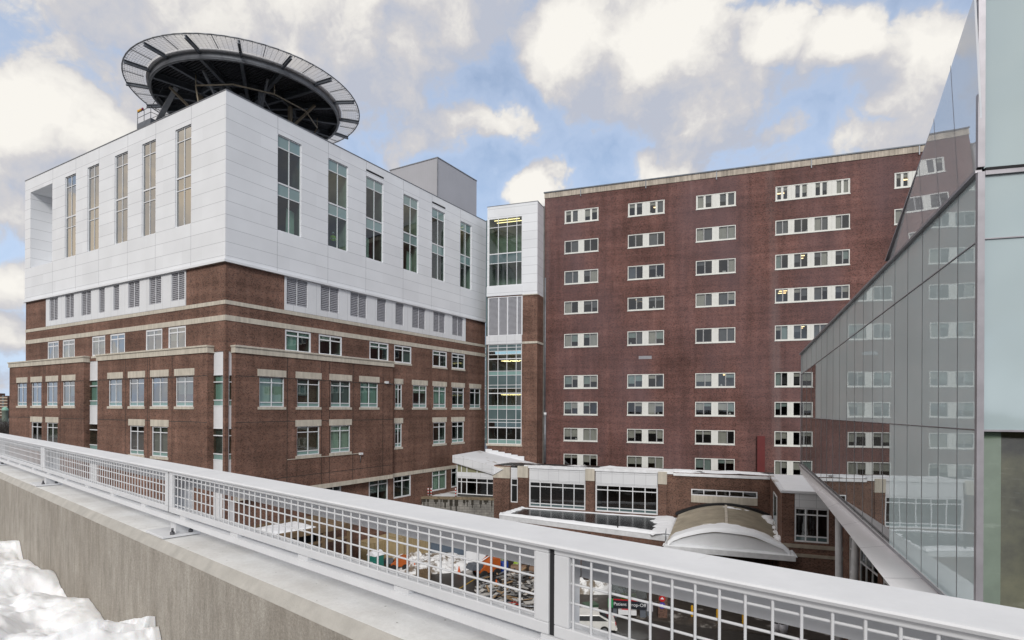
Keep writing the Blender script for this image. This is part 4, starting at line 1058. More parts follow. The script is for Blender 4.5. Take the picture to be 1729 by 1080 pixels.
for px, py in ((1043, 893),): p = ground(px, py, ZC); m.tube((p.x, p.y, ZC), (p.x, p.y, ZC + 1.3), .06, seg=8)
m.build('vent_pipe', DARK, cn)

zsp = mz(1147, 868); zap = mz(1225, 852.5)
vb0, vb1 = mu(1146, 0, 868), mu(1309, 0, 878); vc, vr = (vb0 + vb1) / 2, (vb1 - vb0) / 2; rise = zap - zsp
VL = 13.6
vlt = thing('barrel_canopy', 'barrel vaulted tan metal canopy roof partly covered in snow', 'canopy', (M0.x, M0.y, 0), KROT)
NA = 40
arc = [(vc - vr * math.cos(math.pi * i / NA) if False else vc - vr + 2 * vr * i / NA, zsp + rise * (1 - (2 * i / NA - 1) ** 2)) for i in range(NA + 1)]
TANR, N = new_mat('tan standing seam metal'); co = N.n('ShaderNodeTexCoord').outputs['Object']; s_ = N.n('ShaderNodeSeparateXYZ', {0: co})
nz = N.n('ShaderNodeTexNoise', {'Vector': co, 'Scale': .8, 'Detail': 6.0}).outputs[0]; f_ = N.rng(nz, .3, .7, .8, 1.15)
out(N, N.n('ShaderNodeBsdfPrincipled', {'Base Color': N.mix(1.0, (.41, .365, .295), N.n('ShaderNodeCombineColor', {0: f_, 1: f_, 2: f_}).outputs[0], 'MULTIPLY'), 'Roughness': .45, 'Metallic': .1}).outputs[0])
m = MB(FM); m.prism([(u, z) for u, z in arc] + [(u, z - .25) for u, z in reversed(arc)], .35, VL); m.build('vault_sheet', TANR, vlt)
m = MB(FM)
for k in range(1, 26):       # standing seams run round the vault
    n_ = .35 + (VL - .35) * k / 26
    for i in range(NA):
        (a, za), (b, zb) = arc[i], arc[i + 1]; m.quad((a, n_ - .02, za), (b, n_ - .02, zb), (b, n_ - .02, zb + .07), (a, n_ - .02, za + .07)); m.quad((a, n_ + .02, za), (b, n_ + .02, zb), (b, n_ + .02, zb + .07), (a, n_ + .02, za + .07)); m.quad((a, n_ - .02, za + .07), (b, n_ - .02, zb + .07), (b, n_ + .02, zb + .07), (a, n_ + .02, za + .07))
m.build('standing_seam', TANR, vlt)
m = MB(FM); i0 = NA // 2; m.box(arc[i0][0] - .12, arc[i0][0] + .12, .35, VL, zap - .02, zap + .12); m.build('ridge_cover', plain('pale ridge cover', (.55, .50, .43), .5, var=.3, scale=3), vlt)
# dark hood at the wall
m = MB(FM); h2 = [(u, z + .12) for u, z in arc]; h2 = [(vc + (u - vc) * 1.06, z + .25) for u, z in arc]
m.prism(h2 + [(u, z - .3) for u, z in reversed(h2)], .03, .55); m.build('wall_hood', plain('black rubber hood', (.018, .018, .02), .5), vlt)
# snow over the lower front and along the right side
m = MB(FM); rs = random.Random(9)
k0 = len(m.v); NV = 30
for i in range(NA + 1):
    u, z = arc[i]; f_ = i / NA
    start = VL * (.77 + .10 * math.sin(f_ * math.pi) * 0 + .10 * noise.fractal(Vector((f_ * 5, 3, 0)), 1, 2, 4) + .06 * abs(2 * f_ - 1))
    for j_ in range(NV + 1):
        g_ = j_ / NV; n_ = start + (VL + .25 - start) * g_
        e_ = min(1, g_ * 5) * min(1, i / 2, (NA - i) / 2)
        h_ = (.09 + .10 * g_ + .06 * noise.fractal(Vector((u * .6, n_ * .5, 1)), 1, 2, 4)) * e_ - .02 * (1 - e_)
        if j_ == NV: h_ -= .35
        m.v.append(tuple(FM(u, n_, z + h_)))
for i in range(NA):
    for j_ in range(NV):
        q = k0 + i * (NV + 1) + j_; m.sm.add(len(m.f)); m.f.append((q, q + NV + 1, q + NV + 2, q + 1))
for q in range(9):
    n_ = rs.uniform(1.5, VL * .9); i = NA - rs.randint(0, 4); u, z = arc[i]; m.blob(FM(u + .1, n_, z + .1) if False else (u + .1, n_, z + .1), rs.uniform(.3, .7), rs.uniform(.5, 1.1), .28, q, .35, 2, FM)
for q in range(4): n_ = rs.uniform(1.2, 2.4); i = NA // 2 + rs.randint(1, 9); u, z = arc[i]; m.blob((u, n_, z), rs.uniform(.3, .6), rs.uniform(.2, .35), .1, q + 20, .3, 2, FM)
m.build('snow_cover', SNOWM, vlt)
m = MB(FM); m.prism([(u, z - .26) for u, z in arc[1:-1]] + [(arc[-1][0], zsp - .3), (arc[0][0], zsp - .3)], VL - .3, VL - .02); m.build('front_wall', WMET, vlt)
m = MB(FM); m.box(vc - vr - .3, vc + vr + .4, .4, VL + .5, zsp - .75, zsp - .32); m.build('eaves_slab', plain('white canopy slab', (.72, .73, .75), .5), vlt)
m = MB(FM); drift(m, FM, vc - vr - .4, vc + vr + .5, VL - .6, VL + .45, zsp - .32, .14, 40, 8, 5); drift(m, FM, vc + vr - .6, vc + vr + .6, .6, VL, zsp - .5, .6, 10, 40, 6); m.build('eaves_snow', SNOWM, vlt)
m = MB(FM)
for n_ in (3.0, 8.0, VL - .6):
    for u_ in (vc - vr + .4, vc + vr - .4): m.box(u_ - .35, u_ + .35, n_ - .35, n_ + .35, 0, zsp - .76)
m.build('pier', BRM, vlt)
m = MB(FM); u_ = vc - vr - .3
for k in range(5): m.tube((u_, VL - 1 - k * .22, zsp - .5), (u_, VL - 1.1 - k * .22, zsp + .5 + .05 * k), .02, seg=5)
m.tube((u_, VL - .8, zsp - .5), (u_, VL - 2.2, zsp - .3), .02, seg=5); m.build('ladder', STEEL, vlt)

# ------------------------------------------------------------------ brick wing at the right
N0 = at(1321, 690, 47.9)
FN = Fr((N0.x, N0.y), KROT, 0); FNs = Fr((N0.x, N0.y), KROT, 1)
wing = thing('brick_wing', 'brick wing with snow covered white roof and tall lobby window beside the glass building', 'building', (N0.x, N0.y, 0), KROT)
nz_ = lambda px, py: FN.hit(px, py)[1]
nu_ = lambda px, py=870: FN.hit(px, py)[0]
zn = nz_(1321, 829.5); nx1 = 14.0
wa, wb, wz1, wz0 = nu_(1341.5), nu_(1399.5), nz_(1370, 858), nz_(1370, 916)
dl = 12.6
m = MB(FN); m.wall(0, nx1, 0, zn - .1, 0, [(wa, wb, wz0, zn - .101)], .25)
m.quad((0, 0, 0), (0, -dl, 0), (0, -dl, zn - .1), (0, 0, zn - .1)); m.quad((nx1, 0, 0), (nx1, -dl, 0), (nx1, -dl, zn - .1), (nx1, 0, zn - .1)); m.build('brick_wall', BRM, wing)
m = MB(FN); m.box(wa + .02, wb - .02, -.12, .03, wz1 + .02, zn - .12); m.build('white_panel', WPAN2, wing)
window(wing, FN, wa, wb, wz0, wz1, -.08, (.33, .67), (.17, .80), fw=.12, mw=.1, pane=GLM, spand=(0,), spandmat=TEALD, room=ROOMD, depth=5.0, name='lobby_window')
m = MB(FN); m.box(-.1, nx1, -dl, .12, zn - .095, zn + .1); m.build('roof', ROOFW, wing)
m = MB(FN); drift(m, FN, .1, nx1, -dl + .2, 0, zn + .1, .18, 40, 30, 12); m.build('snow_cover', SNOWM, wing)
m = MB(FN)
for a, b in ((919.5, 926), (935.5, 941)): m.box(-.05, nx1, -.1, .05, nz_(1365, b), nz_(1365, a))
m.build('stone_band', plain('dull stone band', (.36, .31, .25), .85, var=.2), wing)
m = MB(FNs); z_ = zn - 1.1; m.box(4.2, 7.6, .01, .05, z_ - 2.6, z_); o = m.build('side_window', TEALD, wing)
m = MB(FNs); m.box(4.0, 7.8, .01, .08, z_ - 2.9, z_ - 2.602); m.box(4.1, 4.198, .01, .08, z_ - 2.6, z_ + .1); m.box(7.602, 7.7, .01, .08, z_ - 2.6, z_ + .1); m.box(4.2, 7.6, .01, .08, z_ + .002, z_ + .1); m.build('frame', WMET, o)

# ------------------------------------------------------------------ angular glass building
GY = 18.2; G0 = at(1655, 692, GY); GROT = R(-15.7)
FG, FF = Fr((G0.x, G0.y), GROT, 1), Fr((G0.x, G0.y), GROT, 0)
glb = thing('glass_building', 'angular glass building with a sloping roofline mirroring the brick block', 'building', (G0.x, G0.y, 0), GROT)
gp = lambda px, py, n=0.0: FG.hit(px, py, n)
def poly_g(l): return [(max(0.0, gp(x, y)[0]), gp(x, y)[1]) for x, y in l]
A_, A2 = gp(1353, 598), gp(1353, 785)
Bz = gp(1654.9, 290)[1]; Cz = gp(1654.9, 2)[1]; Sg = gp(1500, 440)
def lerp_z(p, q, u): return p[1] + (q[1] - p[1]) * (u - p[0]) / (q[0] - p[0])
Dn = gp(1590, 998); zb_at0 = lerp_z(A2, Dn, 0.0)
pB, pC = (0.0, Bz), (0.0, Cz)
seam_tip, seam_0 = gp(1353, 704.4), (0.0, gp(1654.9, 725.5)[1])
# second slanting seam
dg_tip, dg_0 = gp(1353, 632), (0.0, gp(1654.9, 404)[1])
MIRROR = frit('mirror glass', (.78, .80, .84), .40, .46, wob=.10)
MILK = frit('milky coated glass', (.70, .83, .85), .15, .45, wob=.2)
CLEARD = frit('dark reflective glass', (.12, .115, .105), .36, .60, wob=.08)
FROST = frit('frosted pale glass', (.46, .555, .575), .12, .35, wob=.05, rough=.05)
SILV = plain('silver mullion', (.36, .345, .37), .4, metal=.3)
# body (only its shell is seen)
body = [(A_[0], A_[1]), (Sg[0], Sg[1]), (0.0, Cz), (0.0, zb_at0), (A2[0], A2[1])]
m = MB(FG); m.prism([(u + 1.6 if u == 0 else u - .02, z) for u, z in body], -.2, -16); m.build('core', DARK, glb)
ud = gp(1377, 650)[0]; ud2 = gp(1502, 760)[0]
top_d = lambda u: lerp_z(A_, pB, u)            # fold line between the two facets
bot_d = lambda u: lerp_z(A2, (0.0, zb_at0), u)
sm_ = lambda u: lerp_z(seam_tip, seam_0, u)
dg = lambda u: lerp_z(dg_tip, dg_0, u)
def facet(name, mat, pts, n=0.0):
    m = MB(FG); m.prism(pts, n, n - .06); return m.build(name, mat, glb)
tip = A_[0]
facet('upper_glass', MILK, [(tip, dg(tip)), (tip, A_[1]), (0.04, top_d(0.04)), (.04, dg(.04))])
facet('middle_glass', MILK, [(ud, sm_(ud)), (ud, dg(ud) - .03), (.04, dg(.04) - .03), (.04, sm_(.04))])
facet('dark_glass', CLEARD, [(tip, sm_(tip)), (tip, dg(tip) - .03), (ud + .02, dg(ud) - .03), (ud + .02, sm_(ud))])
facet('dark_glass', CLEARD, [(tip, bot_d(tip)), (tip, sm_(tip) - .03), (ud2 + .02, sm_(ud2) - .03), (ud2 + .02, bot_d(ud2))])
facet('lower_glass', MILK, [(ud2, bot_d(ud2)), (ud2, sm_(ud2) - .03), (.04, sm_(.04) - .03), (.04, bot_d(.04))])
# upper facet leans out a little over the fold
lean = .30
m = MB(FG); S0 = (Sg[0], 0.0, Sg[1])
k = m.pts([(Sg[0], .0, Sg[1]), (-.06, .0, Bz + .12), (-.20, lean, Cz), (Sg[0], -.06, Sg[1]), (-.06, -.06, Bz + .12), (-.20, lean - .06, Cz)])
for q in ((0, 1, 2), (5, 4, 3), (0, 3, 4, 1), (1, 4, 5, 2), (2, 5, 3, 0)): m.f.append(tuple(k + i for i in q))
mf = m
# joints and mullions
def gbar(m, p, q, w, d0=.0, d1=.05):
    a, b = Vector((p[0], p[1])), Vector((q[0], q[1])); t = (b - a).normalized(); nn = Vector((-t.y, t.x)) * w / 2
    m.prism([tuple(a + nn), tuple(b + nn), tuple(b - nn), tuple(a - nn)], d0, d1)
m = MB(FG); pitch = (gp(1377.8, 690)[0] - gp(1616.4, 690)[0]) / 14.0
uj = gp(1616.4, 690)[0]; us_ = [uj]
while us_[-1] + pitch < tip - .2: us_.append(us_[-1] + pitch)
for u in us_:
    gbar(m, (u, bot_d(u) + .02), (u, top_d(u) - .02), .028, .001, .012)
m.build('glass_joint', plain('grey joint', (.30, .30, .32), .5), glb)
mf.cut.append(len(mf.f)); m = mf
for u in us_:
    zt_ = lerp_z(Sg, pC, u) if u < Sg[0] else None
    if zt_ and zt_ > top_d(u) + .2:
        k_ = lambda z: lean * (z - top_d(u)) / (Cz - Bz)
        z0_, z1_ = top_d(u) + .12, zt_ - .03; n0_ = lean * (1 - u / Sg[0]) ; 
        f0, f1 = 0.0, n0_ * (z1_ - z0_) / max(.01, (lerp_z(Sg, pC, u) - top_d(u)))
        k = m.pts([(u - .014, f0 + .004, z0_), (u + .014, f0 + .004, z0_), (u + .014, f1 + .010, z1_), (u - .014, f1 + .010, z1_)]); m.f.append((k, k + 1, k + 2, k + 3))
m.build('mirror_facet', [MIRROR, plain('pale joint', (.34, .34, .37), .5)], glb)
m = MB(FG)
gbar(m, (tip, A_[1]), (0, Bz), .10, -.02, .16); gbar(m, (Sg[0], Sg[1]), (0, Cz), .07, -.05, .14)
gbar(m, (tip, dg(tip)), (0.0, dg(0)), .035, .0, .025); gbar(m, (tip, sm_(tip)), (0, sm_(0)), .03, .0, .025)
gbar(m, (tip, A_[1]), (tip, A2[1]), .05, -.05, .03)
m.build('edge_trim', SILV, glb)
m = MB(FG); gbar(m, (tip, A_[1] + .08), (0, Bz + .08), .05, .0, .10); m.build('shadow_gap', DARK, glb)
m = MB(FF); m.box(-.13, .06, -.05, .10, zb_at0 - .1, Bz - .05); m.box(-.13, .06, -.05, .10, Bz + .1, Cz + .06); m.build('corner_post', SILV, glb)
# front face towards the garage
GW = 13.0; zf = [FF.z(1700, y) for y in (287.5, 401, 727)]
ztop = lambda u: Cz + 0.02
m = MB(FF)
for a, b in ((Cz, Bz + .06), (Bz - .06, zf[1]), (zf[1], zf[2])): m.box(.07, GW, -.06, 0, b, a)
m.build('frosted_front', FROST, glb)
m = MB(FF)
m.box(.07, GW, 0, .05, zf[1] - .018, zf[1] + .018); m.box(.07, GW, 0, .06, Cz - .02, Cz + .07); m.box(.07, GW, -.04, .10, Bz - .16, Bz - .02); m.box(.07, GW, 0, .06, zf[2] - .03, zf[2] + .03)
for u in (5.2, 9.6): m.box(u - .02, u + .02, 0, .03, zf[2], Cz)
m.build('front_transom', SILV, glb)
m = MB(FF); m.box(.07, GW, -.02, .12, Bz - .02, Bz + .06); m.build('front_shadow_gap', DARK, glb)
zlo = zb_at0 - 2
ustrip = FF.u(1697)
m = MB(FF); m.quad((.07, 0, zlo), (GW, 0, zlo), (GW, 0, zf[2] - .03), (.07, 0, zf[2] - .03)); m.build('front_pane', glass('front clear glass', (.62, .68, .62), .18, wob=.05), glb)
m = MB(FF); m.box(.12, ustrip, -.32, -.22, zlo, zf[2] - .05); m.build('interior_panel', plain('pale green inner wall', (.62, .70, .62), .7), glb)
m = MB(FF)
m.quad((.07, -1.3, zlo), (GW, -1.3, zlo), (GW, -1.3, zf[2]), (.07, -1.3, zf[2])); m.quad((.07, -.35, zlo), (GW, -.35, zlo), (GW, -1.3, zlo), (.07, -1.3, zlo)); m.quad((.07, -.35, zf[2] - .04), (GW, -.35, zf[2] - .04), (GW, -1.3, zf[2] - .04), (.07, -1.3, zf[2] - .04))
m.build('room', plain('painted brown reflection', (.40, .33, .20), .9, var=.9, scale=.35), glb)  # trees and yard mirrored in the pane, painted as a mottled brown wall
# sloping fascia carrying the glass, and the soffit under it
NB = 1.5                                            # the fascia leans out towards its foot
fl_tip = gp(1353, 800, .14); fl_n = gp(1497, 982, NB)
lowz = lambda u: lerp_z(fl_tip, fl_n, u)
nlow = lambda u: .14 + (NB - .14) * (fl_tip[0] - u) / (fl_tip[0] - fl_n[0])
m = MB(FG); t0_ = fl_tip[0]
k = m.pts([(tip + .02, .14, bot_d(tip) + .02), (0.0, .14, bot_d(0) + .02), (0.0, nlow(0), lowz(0)), (t0_, .14, lowz(t0_)),
           (tip + .02, -.2, bot_d(tip) + .02), (0.0, -.2, bot_d(0) + .02), (0.0, -.2, lowz(0)), (t0_, -.2, lowz(t0_))])
for q in ((0, 1, 2, 3), (7, 6, 5, 4), (0, 4, 5, 1), (1, 5, 6, 2), (2, 6, 7, 3), (3, 7, 4, 0)): m.f.append(tuple(k + i for i in q))
o = m.build('fascia', BEAMM, glb)
for kk in range(1, 7):
    u = tip * kk / 7; m = MB(FG); p0_ = (bot_d(u), .144); p1_ = (lowz(u), nlow(u) + .004)
    k = m.pts([(u - .012, p0_[1], p0_[0]), (u + .012, p0_[1], p0_[0]), (u + .012, p1_[1], p1_[0]), (u - .012, p1_[1], p1_[0])]); m.f.append((k, k + 1, k + 2, k + 3))
    m.build('fascia_joint', MATS.get('dark joint') or plain('dark joint', (.2, .2, .21), .6), o)
m = MB(FG); gbar(m, (tip, bot_d(tip) + .03), (0, bot_d(0) + .03), .06, .10, .19); m.build('drip_edge', SILV, o)
m = MB(FG); m.quad((tip, -.2, lowz(tip) + .02), (0, -.2, lowz(0) + .02), (0, -15, lowz(0) + .02), (tip, -15, lowz(tip) + .02)); m.build('soffit', GMET, glb)
for k, (px, py, lb) in enumerate(((1414, 905, 'white slanted column under the glass building, left one of the pair'), (1434, 925, 'white slanted column under the glass building, right one of the pair'))):
    p = at(px + 4, 990, 36 - k * 1.6); q = at(px - 4 + k * 2, 870 + k * 20, 37 - k * 1.2)
    co_ = thing('support_column', lb, 'column', (p.x, p.y, 0), 0, 'white columns under the glass building')
    m = MB(); m.tube((0, 0, 0), (q.x - p.x + (q.x - p.x) * .9, q.y - p.y, lowz(tip * .55) + .5), .23, .20, 24); m.build('shaft', plain('white column %d' % k, (.56, .56, .58), .4), co_)
    m = MB(); m.lathe([(0, 0), (.6, 0), (.6, .25), (.4, .3), (0, .3)], seg=24); m.build('base', CONC or plain('column base', (.4, .38, .35), .9), co_)
# brick building in the gap behind the columns
H0 = at(1432, 690, 40.0)
FH = Fr((H0.x, H0.y), GROT + R(90), 0); 
FH = Fr((H0.x, H0.y), GROT, 1)
lowb = thing('brick_annex', 'brick annex with dark glazed bays half hidden behind the sloping fascia', 'building', (H0.x, H0.y, 0), GROT)
m = MB(FH); hz1 = 9.3
hw = [(-1.6, -.3), (-6.2, -2.6), (-10.6, -7.0)]
m.wall(-14, 1.0, 0, hz1, 0, [(a, b, 3.2 if k else 4.4, 7.9) for k, (a, b) in enumerate(hw)], .25); m.quad((1.0, 0, 0), (1.0, -6, 0), (1.0, -6, hz1), (1.0, 0, hz1)); m.quad((-14, 0, hz1), (1, 0, hz1), (1, -6, hz1), (-14, -6, hz1)); m.build('brick_wall', BRM, lowb)
for k, (a, b) in enumerate(hw): window(lowb, FH, a, b, 3.2 if k else 4.4, 7.9, -.1, (.33, .66) if k else (.5,), (.3, .75), fw=.1, mw=.09, pane=GLM, room=ROOMD, depth=2.5)

# ------------------------------------------------------------------ parapet and railing of the parking deck
RA = R(-49.2); SR = .7
RROT = math.atan2(-math.cos(RA), -math.sin(RA))        # local x runs to the near right, local y away from the deck
FRl = Fr((0, 0), RROT, 0)
def D(d): return d * SR
zc = lambda h: CAMZ - h * SR
CONC, N = new_mat('weathered concrete')
co = N.n('ShaderNodeTexCoord').outputs['Object']
n1 = N.n('ShaderNodeTexNoise', {'Vector': N.v('MULTIPLY', co, (9, 9, 2.4)), 'Scale': 1.0, 'Detail': 13.0, 'Roughness': .82}).outputs[0]
n2 = N.n('ShaderNodeTexNoise', {'Vector': N.v('MULTIPLY', co, (24, 24, 3.5)), 'Scale': 1.0, 'Detail': 7.0, 'Roughness': .75}).outputs[0]
n3 = N.n('ShaderNodeTexNoise', {'Vector': co, 'Scale': 90.0, 'Detail': 6.0, 'Roughness': .75}).outputs[0]
c = N.mix(N.rng(n1, .32, .68), (.215, .19, .16), (.42, .39, .345))
sz_ = N.n('ShaderNodeTexNoise', {'Vector': N.v('MULTIPLY', co, (1.2, 1.2, .5)), 'Scale': 1.0, 'Detail': 5.0}).outputs[0]
c = N.mix(N.rng(sz_, .5, .72, 0, .4), c, (.23, .20, .165))
f_ = N.m('MULTIPLY', N.rng(n2, .3, .7, .86, 1.13), N.rng(n3, .25, .75, .72, 1.3))
c = N.mix(1.0, c, N.n('ShaderNodeCombineColor', {0: f_, 1: f_, 2: f_}).outputs[0], 'MULTIPLY')
bp = N.n('ShaderNodeBump', {'Height': N.m('ADD', n3, N.m('MULTIPLY', n2, .5)), 'Strength': .55, 'Distance': .006}).outputs[0]
out(N, N.n('ShaderNodeBsdfPrincipled', {'Base Color': c, 'Roughness': .92, 'Normal': bp, 'Specular IOR Level': .2}).outputs[0])
CONCT, N = new_mat('pale concrete top')
co = N.n('ShaderNodeTexCoord').outputs['Object']
n1 = N.n('ShaderNodeTexNoise', {'Vector': co, 'Scale': 3.0, 'Detail': 9.0, 'Roughness': .65}).outputs[0]
n3 = N.n('ShaderNodeTexNoise', {'Vector': co, 'Scale': 60.0, 'Detail': 5.0, 'Roughness': .7}).outputs[0]
vo = N.n('ShaderNodeTexVoronoi', {'Vector': co, 'Scale': 16.0}).outputs['Distance']
c = N.mix(N.rng(n1, .34, .66), (.68, .665, .64), (.84, .84, .83))
c = N.mix(N.m('MULTIPLY', N.m('LESS_THAN', vo, .07), .55), c, (.2, .18, .15))
f_ = N.rng(n3, .25, .75, .93, 1.07); c = N.mix(1.0, c, N.n('ShaderNodeCombineColor', {0: f_, 1: f_, 2: f_}).outputs[0], 'MULTIPLY')
bp = N.n('ShaderNodeBump', {'Height': n3, 'Strength': .3, 'Distance': .004}).outputs[0]
out(N, N.n('ShaderNodeBsdfPrincipled', {'Base Color': c, 'Roughness': .85, 'Normal': bp, 'Specular IOR Level': .25}).outputs[0])

par = thing('parapet_wall', 'weathered concrete parapet wall with a pale top carrying the white railing', 'wall', (0, 0, 0), RROT)
UA, UB = -26.0, 6.0
dfr, hp, hch = D(1.64), zc(1.03), zc(1.095); dch = D(1.585); dbk = D(2.07)
zdeck = zc(2.45)
m = MB()
def prof(m, pr, a, b, seg=1):
    n = len(pr); k = len(m.v)
    for i in range(seg + 1):
        x = a + (b - a) * i / seg
        for (y, z) in pr: m.v.append((x, y, z))
    for i in range(seg):
        for j_ in range(n - 1): q = k + i * n + j_; m.f.append((q, q + n, q + n + 1, q + 1))
    for e_ in (0, seg): m.f.append(tuple(k + e_ * n + j_ for j_ in range(n)))
prof(m, [(dch, zdeck - .6), (dch, hch), (dbk, hch - .002), (dbk, -0.0)], UA, UB)
m.build('wall_face', CONC, par)
m = MB(); prof(m, [(dch, hch + .0005), (dfr, hp), (dfr + .004, hp - .001)], UA, UB)
m.build('chamfer', plain('bare concrete edge', (.43, .41, .375), .9, var=.14, scale=9, bump=.2, bscale=120), par)
m = MB(); joints = [FRl.u(px, -dfr, 920) for px in (232, 935)]
xs = [UA] + [x for j_ in sorted(joints) for x in (j_ - .003, j_ + .003)] + [UB]
for i in range(0, len(xs), 2):
    prof(m, [(dfr + .0005, hp - .02), (dfr + .0005, hp), (dbk, hp), (dbk, hch)], xs[i], xs[i + 1])
m.build('wall_top', CONCT, par)
deck = MB(); deck.box(UA, UB, -dch + .001, 14, zdeck - .5, zdeck, FRl)
dk = tag(deck.build('deck', patchy('parking deck', (.72, .73, .75), (.13, .125, .12), .4, .52, .6)), 'concrete parking deck under the snow bank', 'deck', kind='structure'); dk.rotation_euler = (0, 0, RROT)

PAINT, N = new_mat('white painted steel')
co = N.n('ShaderNodeTexCoord').outputs['Object']
n1 = N.n('ShaderNodeTexNoise', {'Vector': co, 'Scale': 5.0, 'Detail': 8.0, 'Roughness': .7}).outputs[0]
n2 = N.n('ShaderNodeTexNoise', {'Vector': N.v('MULTIPLY', co, (9, 2, 2)), 'Scale': 1.0, 'Detail': 7.0, 'Roughness': .7}).outputs[0]
c = N.mix(N.rng(n1, .32, .68), (.66, .665, .68), (.74, .745, .76))
c = N.mix(N.rng(n2, .66, .76, 0, .28), c, (.38, .33, .28))
out(N, N.n('ShaderNodeBsdfPrincipled', {'Base Color': c, 'Roughness': .55, 'Specular IOR Level': .35}).outputs[0])
PAINT2 = plain('grey white painted steel', (.64, .645, .66), .5, var=.05, scale=6)
rail = thing('railing', 'white steel railing with broad flat cap and square wire mesh panels', 'railing', (0, 0, 0), RROT)
dfar, dnear, dfrm = D(1.934), D(1.705), D(1.73)
zcap = zc(.499)
m = MB(); prof(m, [(dnear + .004, zcap - .012), (dnear, zcap - .005), (dnear + .004, zcap - .001), (dnear + .012, zcap), (dfar - .006, zcap + .004), (dfar, zcap), (dfar, zcap - .012), (dnear + .004, zcap - .012)], UA, UB); m.build('cap', PAINT, rail)
zot, zob, zfb = zc(.541), zc(.801), zc(.846)
gaps = sorted([FRl.u(px, -dfrm, 960) for px in (70.4, 283.5, 930.5)])
sp_ = gaps[2] - gaps[1]
gaps = [gaps[0] - sp_ * 2, gaps[0] - sp_] + gaps + [gaps[2] + sp_]
zbk = zc(.668)
m = MB()
for a, b in zip(gaps, gaps[1:]): m.box(a + .004, b - .004, dfar - .008, dfar - .001, zbk, zcap - .013)
m.build('back_skirt', PAINT2, rail)
fwid = .046
for a, b in zip(gaps, gaps[1:]):
    a, b = a + .009, b - .009
    m = MB(); y0, y1 = dfrm, dfrm + .022
    m.box(a, b, y0, y1, zot, zcap - .014); m.box(a, b, y0, y1, zfb, zob); m.box(a, a + fwid, y0, y1, zob, zot); m.box(b - fwid, b, y0, y1, zob, zot)
    fo = m.build('panel_frame', PAINT2, rail, bevel=.003)
    w = MB(); pit = .0535; k = int((b - a - 2 * fwid) / pit); x = a + fwid + .010
    while x < b - fwid: w.tube((x, y0 + .008, zob - .005), (x, y0 + .008, zot + .005), .0033, seg=6, cap=False); x += pit
    nrow = 4; ph = (zot - zob) / 3.72
    for q in range(nrow):
        z = zob + ph * (q + .30)
        if z < zot: w.tube((a + fwid - .004, y0 + .014, z), (b - fwid + .004, y0 + .006, z), .0034, seg=6, cap=False)
    w.build('wire_mesh', PAINT2, fo)
# lower rail: flat bar under the frames, upstand behind them, small spacer clips
m = MB()
m.box(UA, UB, dfrm - .012, dfar - .03, zc(.905), zc(.866)); m.box(UA, UB, dfar - .04, dfar - .03, zc(.8655), zc(.842))
m.build('bottom_rail', PAINT, rail)
x = -9.0
while x < 2.5:
    m = MB(); m.box(x, x + .075, dfrm - .002, dfrm + .03, zc(.8655), zc(.8465)); m.build('spacer_clip', PAINT2, rail); x += .62
for g in gaps:
    m = MB(); m.box(g - .005, g + .005, dfrm + .025, dfrm + .125, zc(.865), zcap - .014); po = m.build('post', PAINT, rail)
    m = MB(); m.box(g - .008, g + .008, dfrm + .006, dfrm + .03, zfb, zcap - .02); m.build('gap_shade_strip', DARK, po)  # black strip stands in for the shade in the gap between frames
    m = MB(); m.box(g - .02, g + .055, dfrm + .02, dfrm + .10, hp + .008, zc(.9055)); m.build('stub', PAINT2, po)
    m = MB(); m.box(g - .15, g + .12, dfr - .004, dfr + .19, hp + .004, hp + .016); pl = m.build('base_plate', PAINT, po, bevel=.002)
    m = MB()
    for dx in (.088,):
        for dy in (.055, .15):
            p = (g + dx, dfr + dy); m.tube((p[0], p[1], hp + .016), (p[0], p[1], hp + .03), .013, seg=6); m.tube((p[0], p[1], hp + .03), (p[0], p[1], hp + .05), .0065, seg=8)
    m.build('anchor_bolt', plain('dull bolt steel', (.12, .12, .13), .45, metal=.6) if 'dull bolt steel' not in MATS else MATS['dull bolt steel'], pl)

# ploughed snow heaped against the parapet
m = MB(); ua_, ub_ = -13.0, -2.1
nu_s, nv_s = 900, 150
zs = lambda u: -u
k0 = len(m.v)
hdk = zdeck
# contact line on the wall measured along it: (u, height above the deck)
CT = [(-14, .52), (-9.5, .50), (-7.6, .46), (-6.7, .34), (-6.0, .50), (-5.0, .36), (-4.5, .42), (-4.0, .30), (-3.6, .36), (-3.2, .24), (-2.9, .22), (-2.62, .10), (-2.45, 0), (-2.0, -.1)]
CT = []
for px, py in ((-60, 880), (0, 918), (34, 914), (39, 943), (84, 966), (92, 970), (116, 1008), (152, 1012), (165, 1032), (179, 1052), (212, 1056), (235, 1047), (262, 1046), (268, 1062), (262, 1085)):
    u, z = FRl.hit(px, py, -dch); CT.append((u, z - zdeck))
CT.sort()
def contact(u):
    if u <= CT[0][0]: return CT[0][1]
    for (a, ha), (b, hb) in zip(CT, CT[1:]):
        if a <= u <= b: return ha + (hb - ha) * (u - a) / max(1e-6, b - a)
    return CT[-1][1] - (u - CT[-1][0]) * 1.2
def chunk(u, v):
    """overlapping frozen lumps: heights of rounded clods on a jittered lattice"""
    best = -1.0
    for sc_, amp in ((.34, .14), (.19, .045), (.065, .005)):
        iu, iv = math.floor(u / sc_), math.floor(v / sc_); h = 0
        for a in (-1, 0, 1):
            for b in (-1, 0, 1):
                c_ = Vector((iu + a, iv + b, sc_ * 50)); j_ = noise.cell_vector(c_)
                du, dv = (u / sc_ - (iu + a) - j_.x), (v / sc_ - (iv + b) - j_.y)
                r2 = (du * du + dv * dv) / (.45 + .5 * j_.z)
                h = max(h, (max(0, 1 - r2)) ** .45 * (.5 + .6 * j_.z))
        best += amp * h
    return best + 1.0
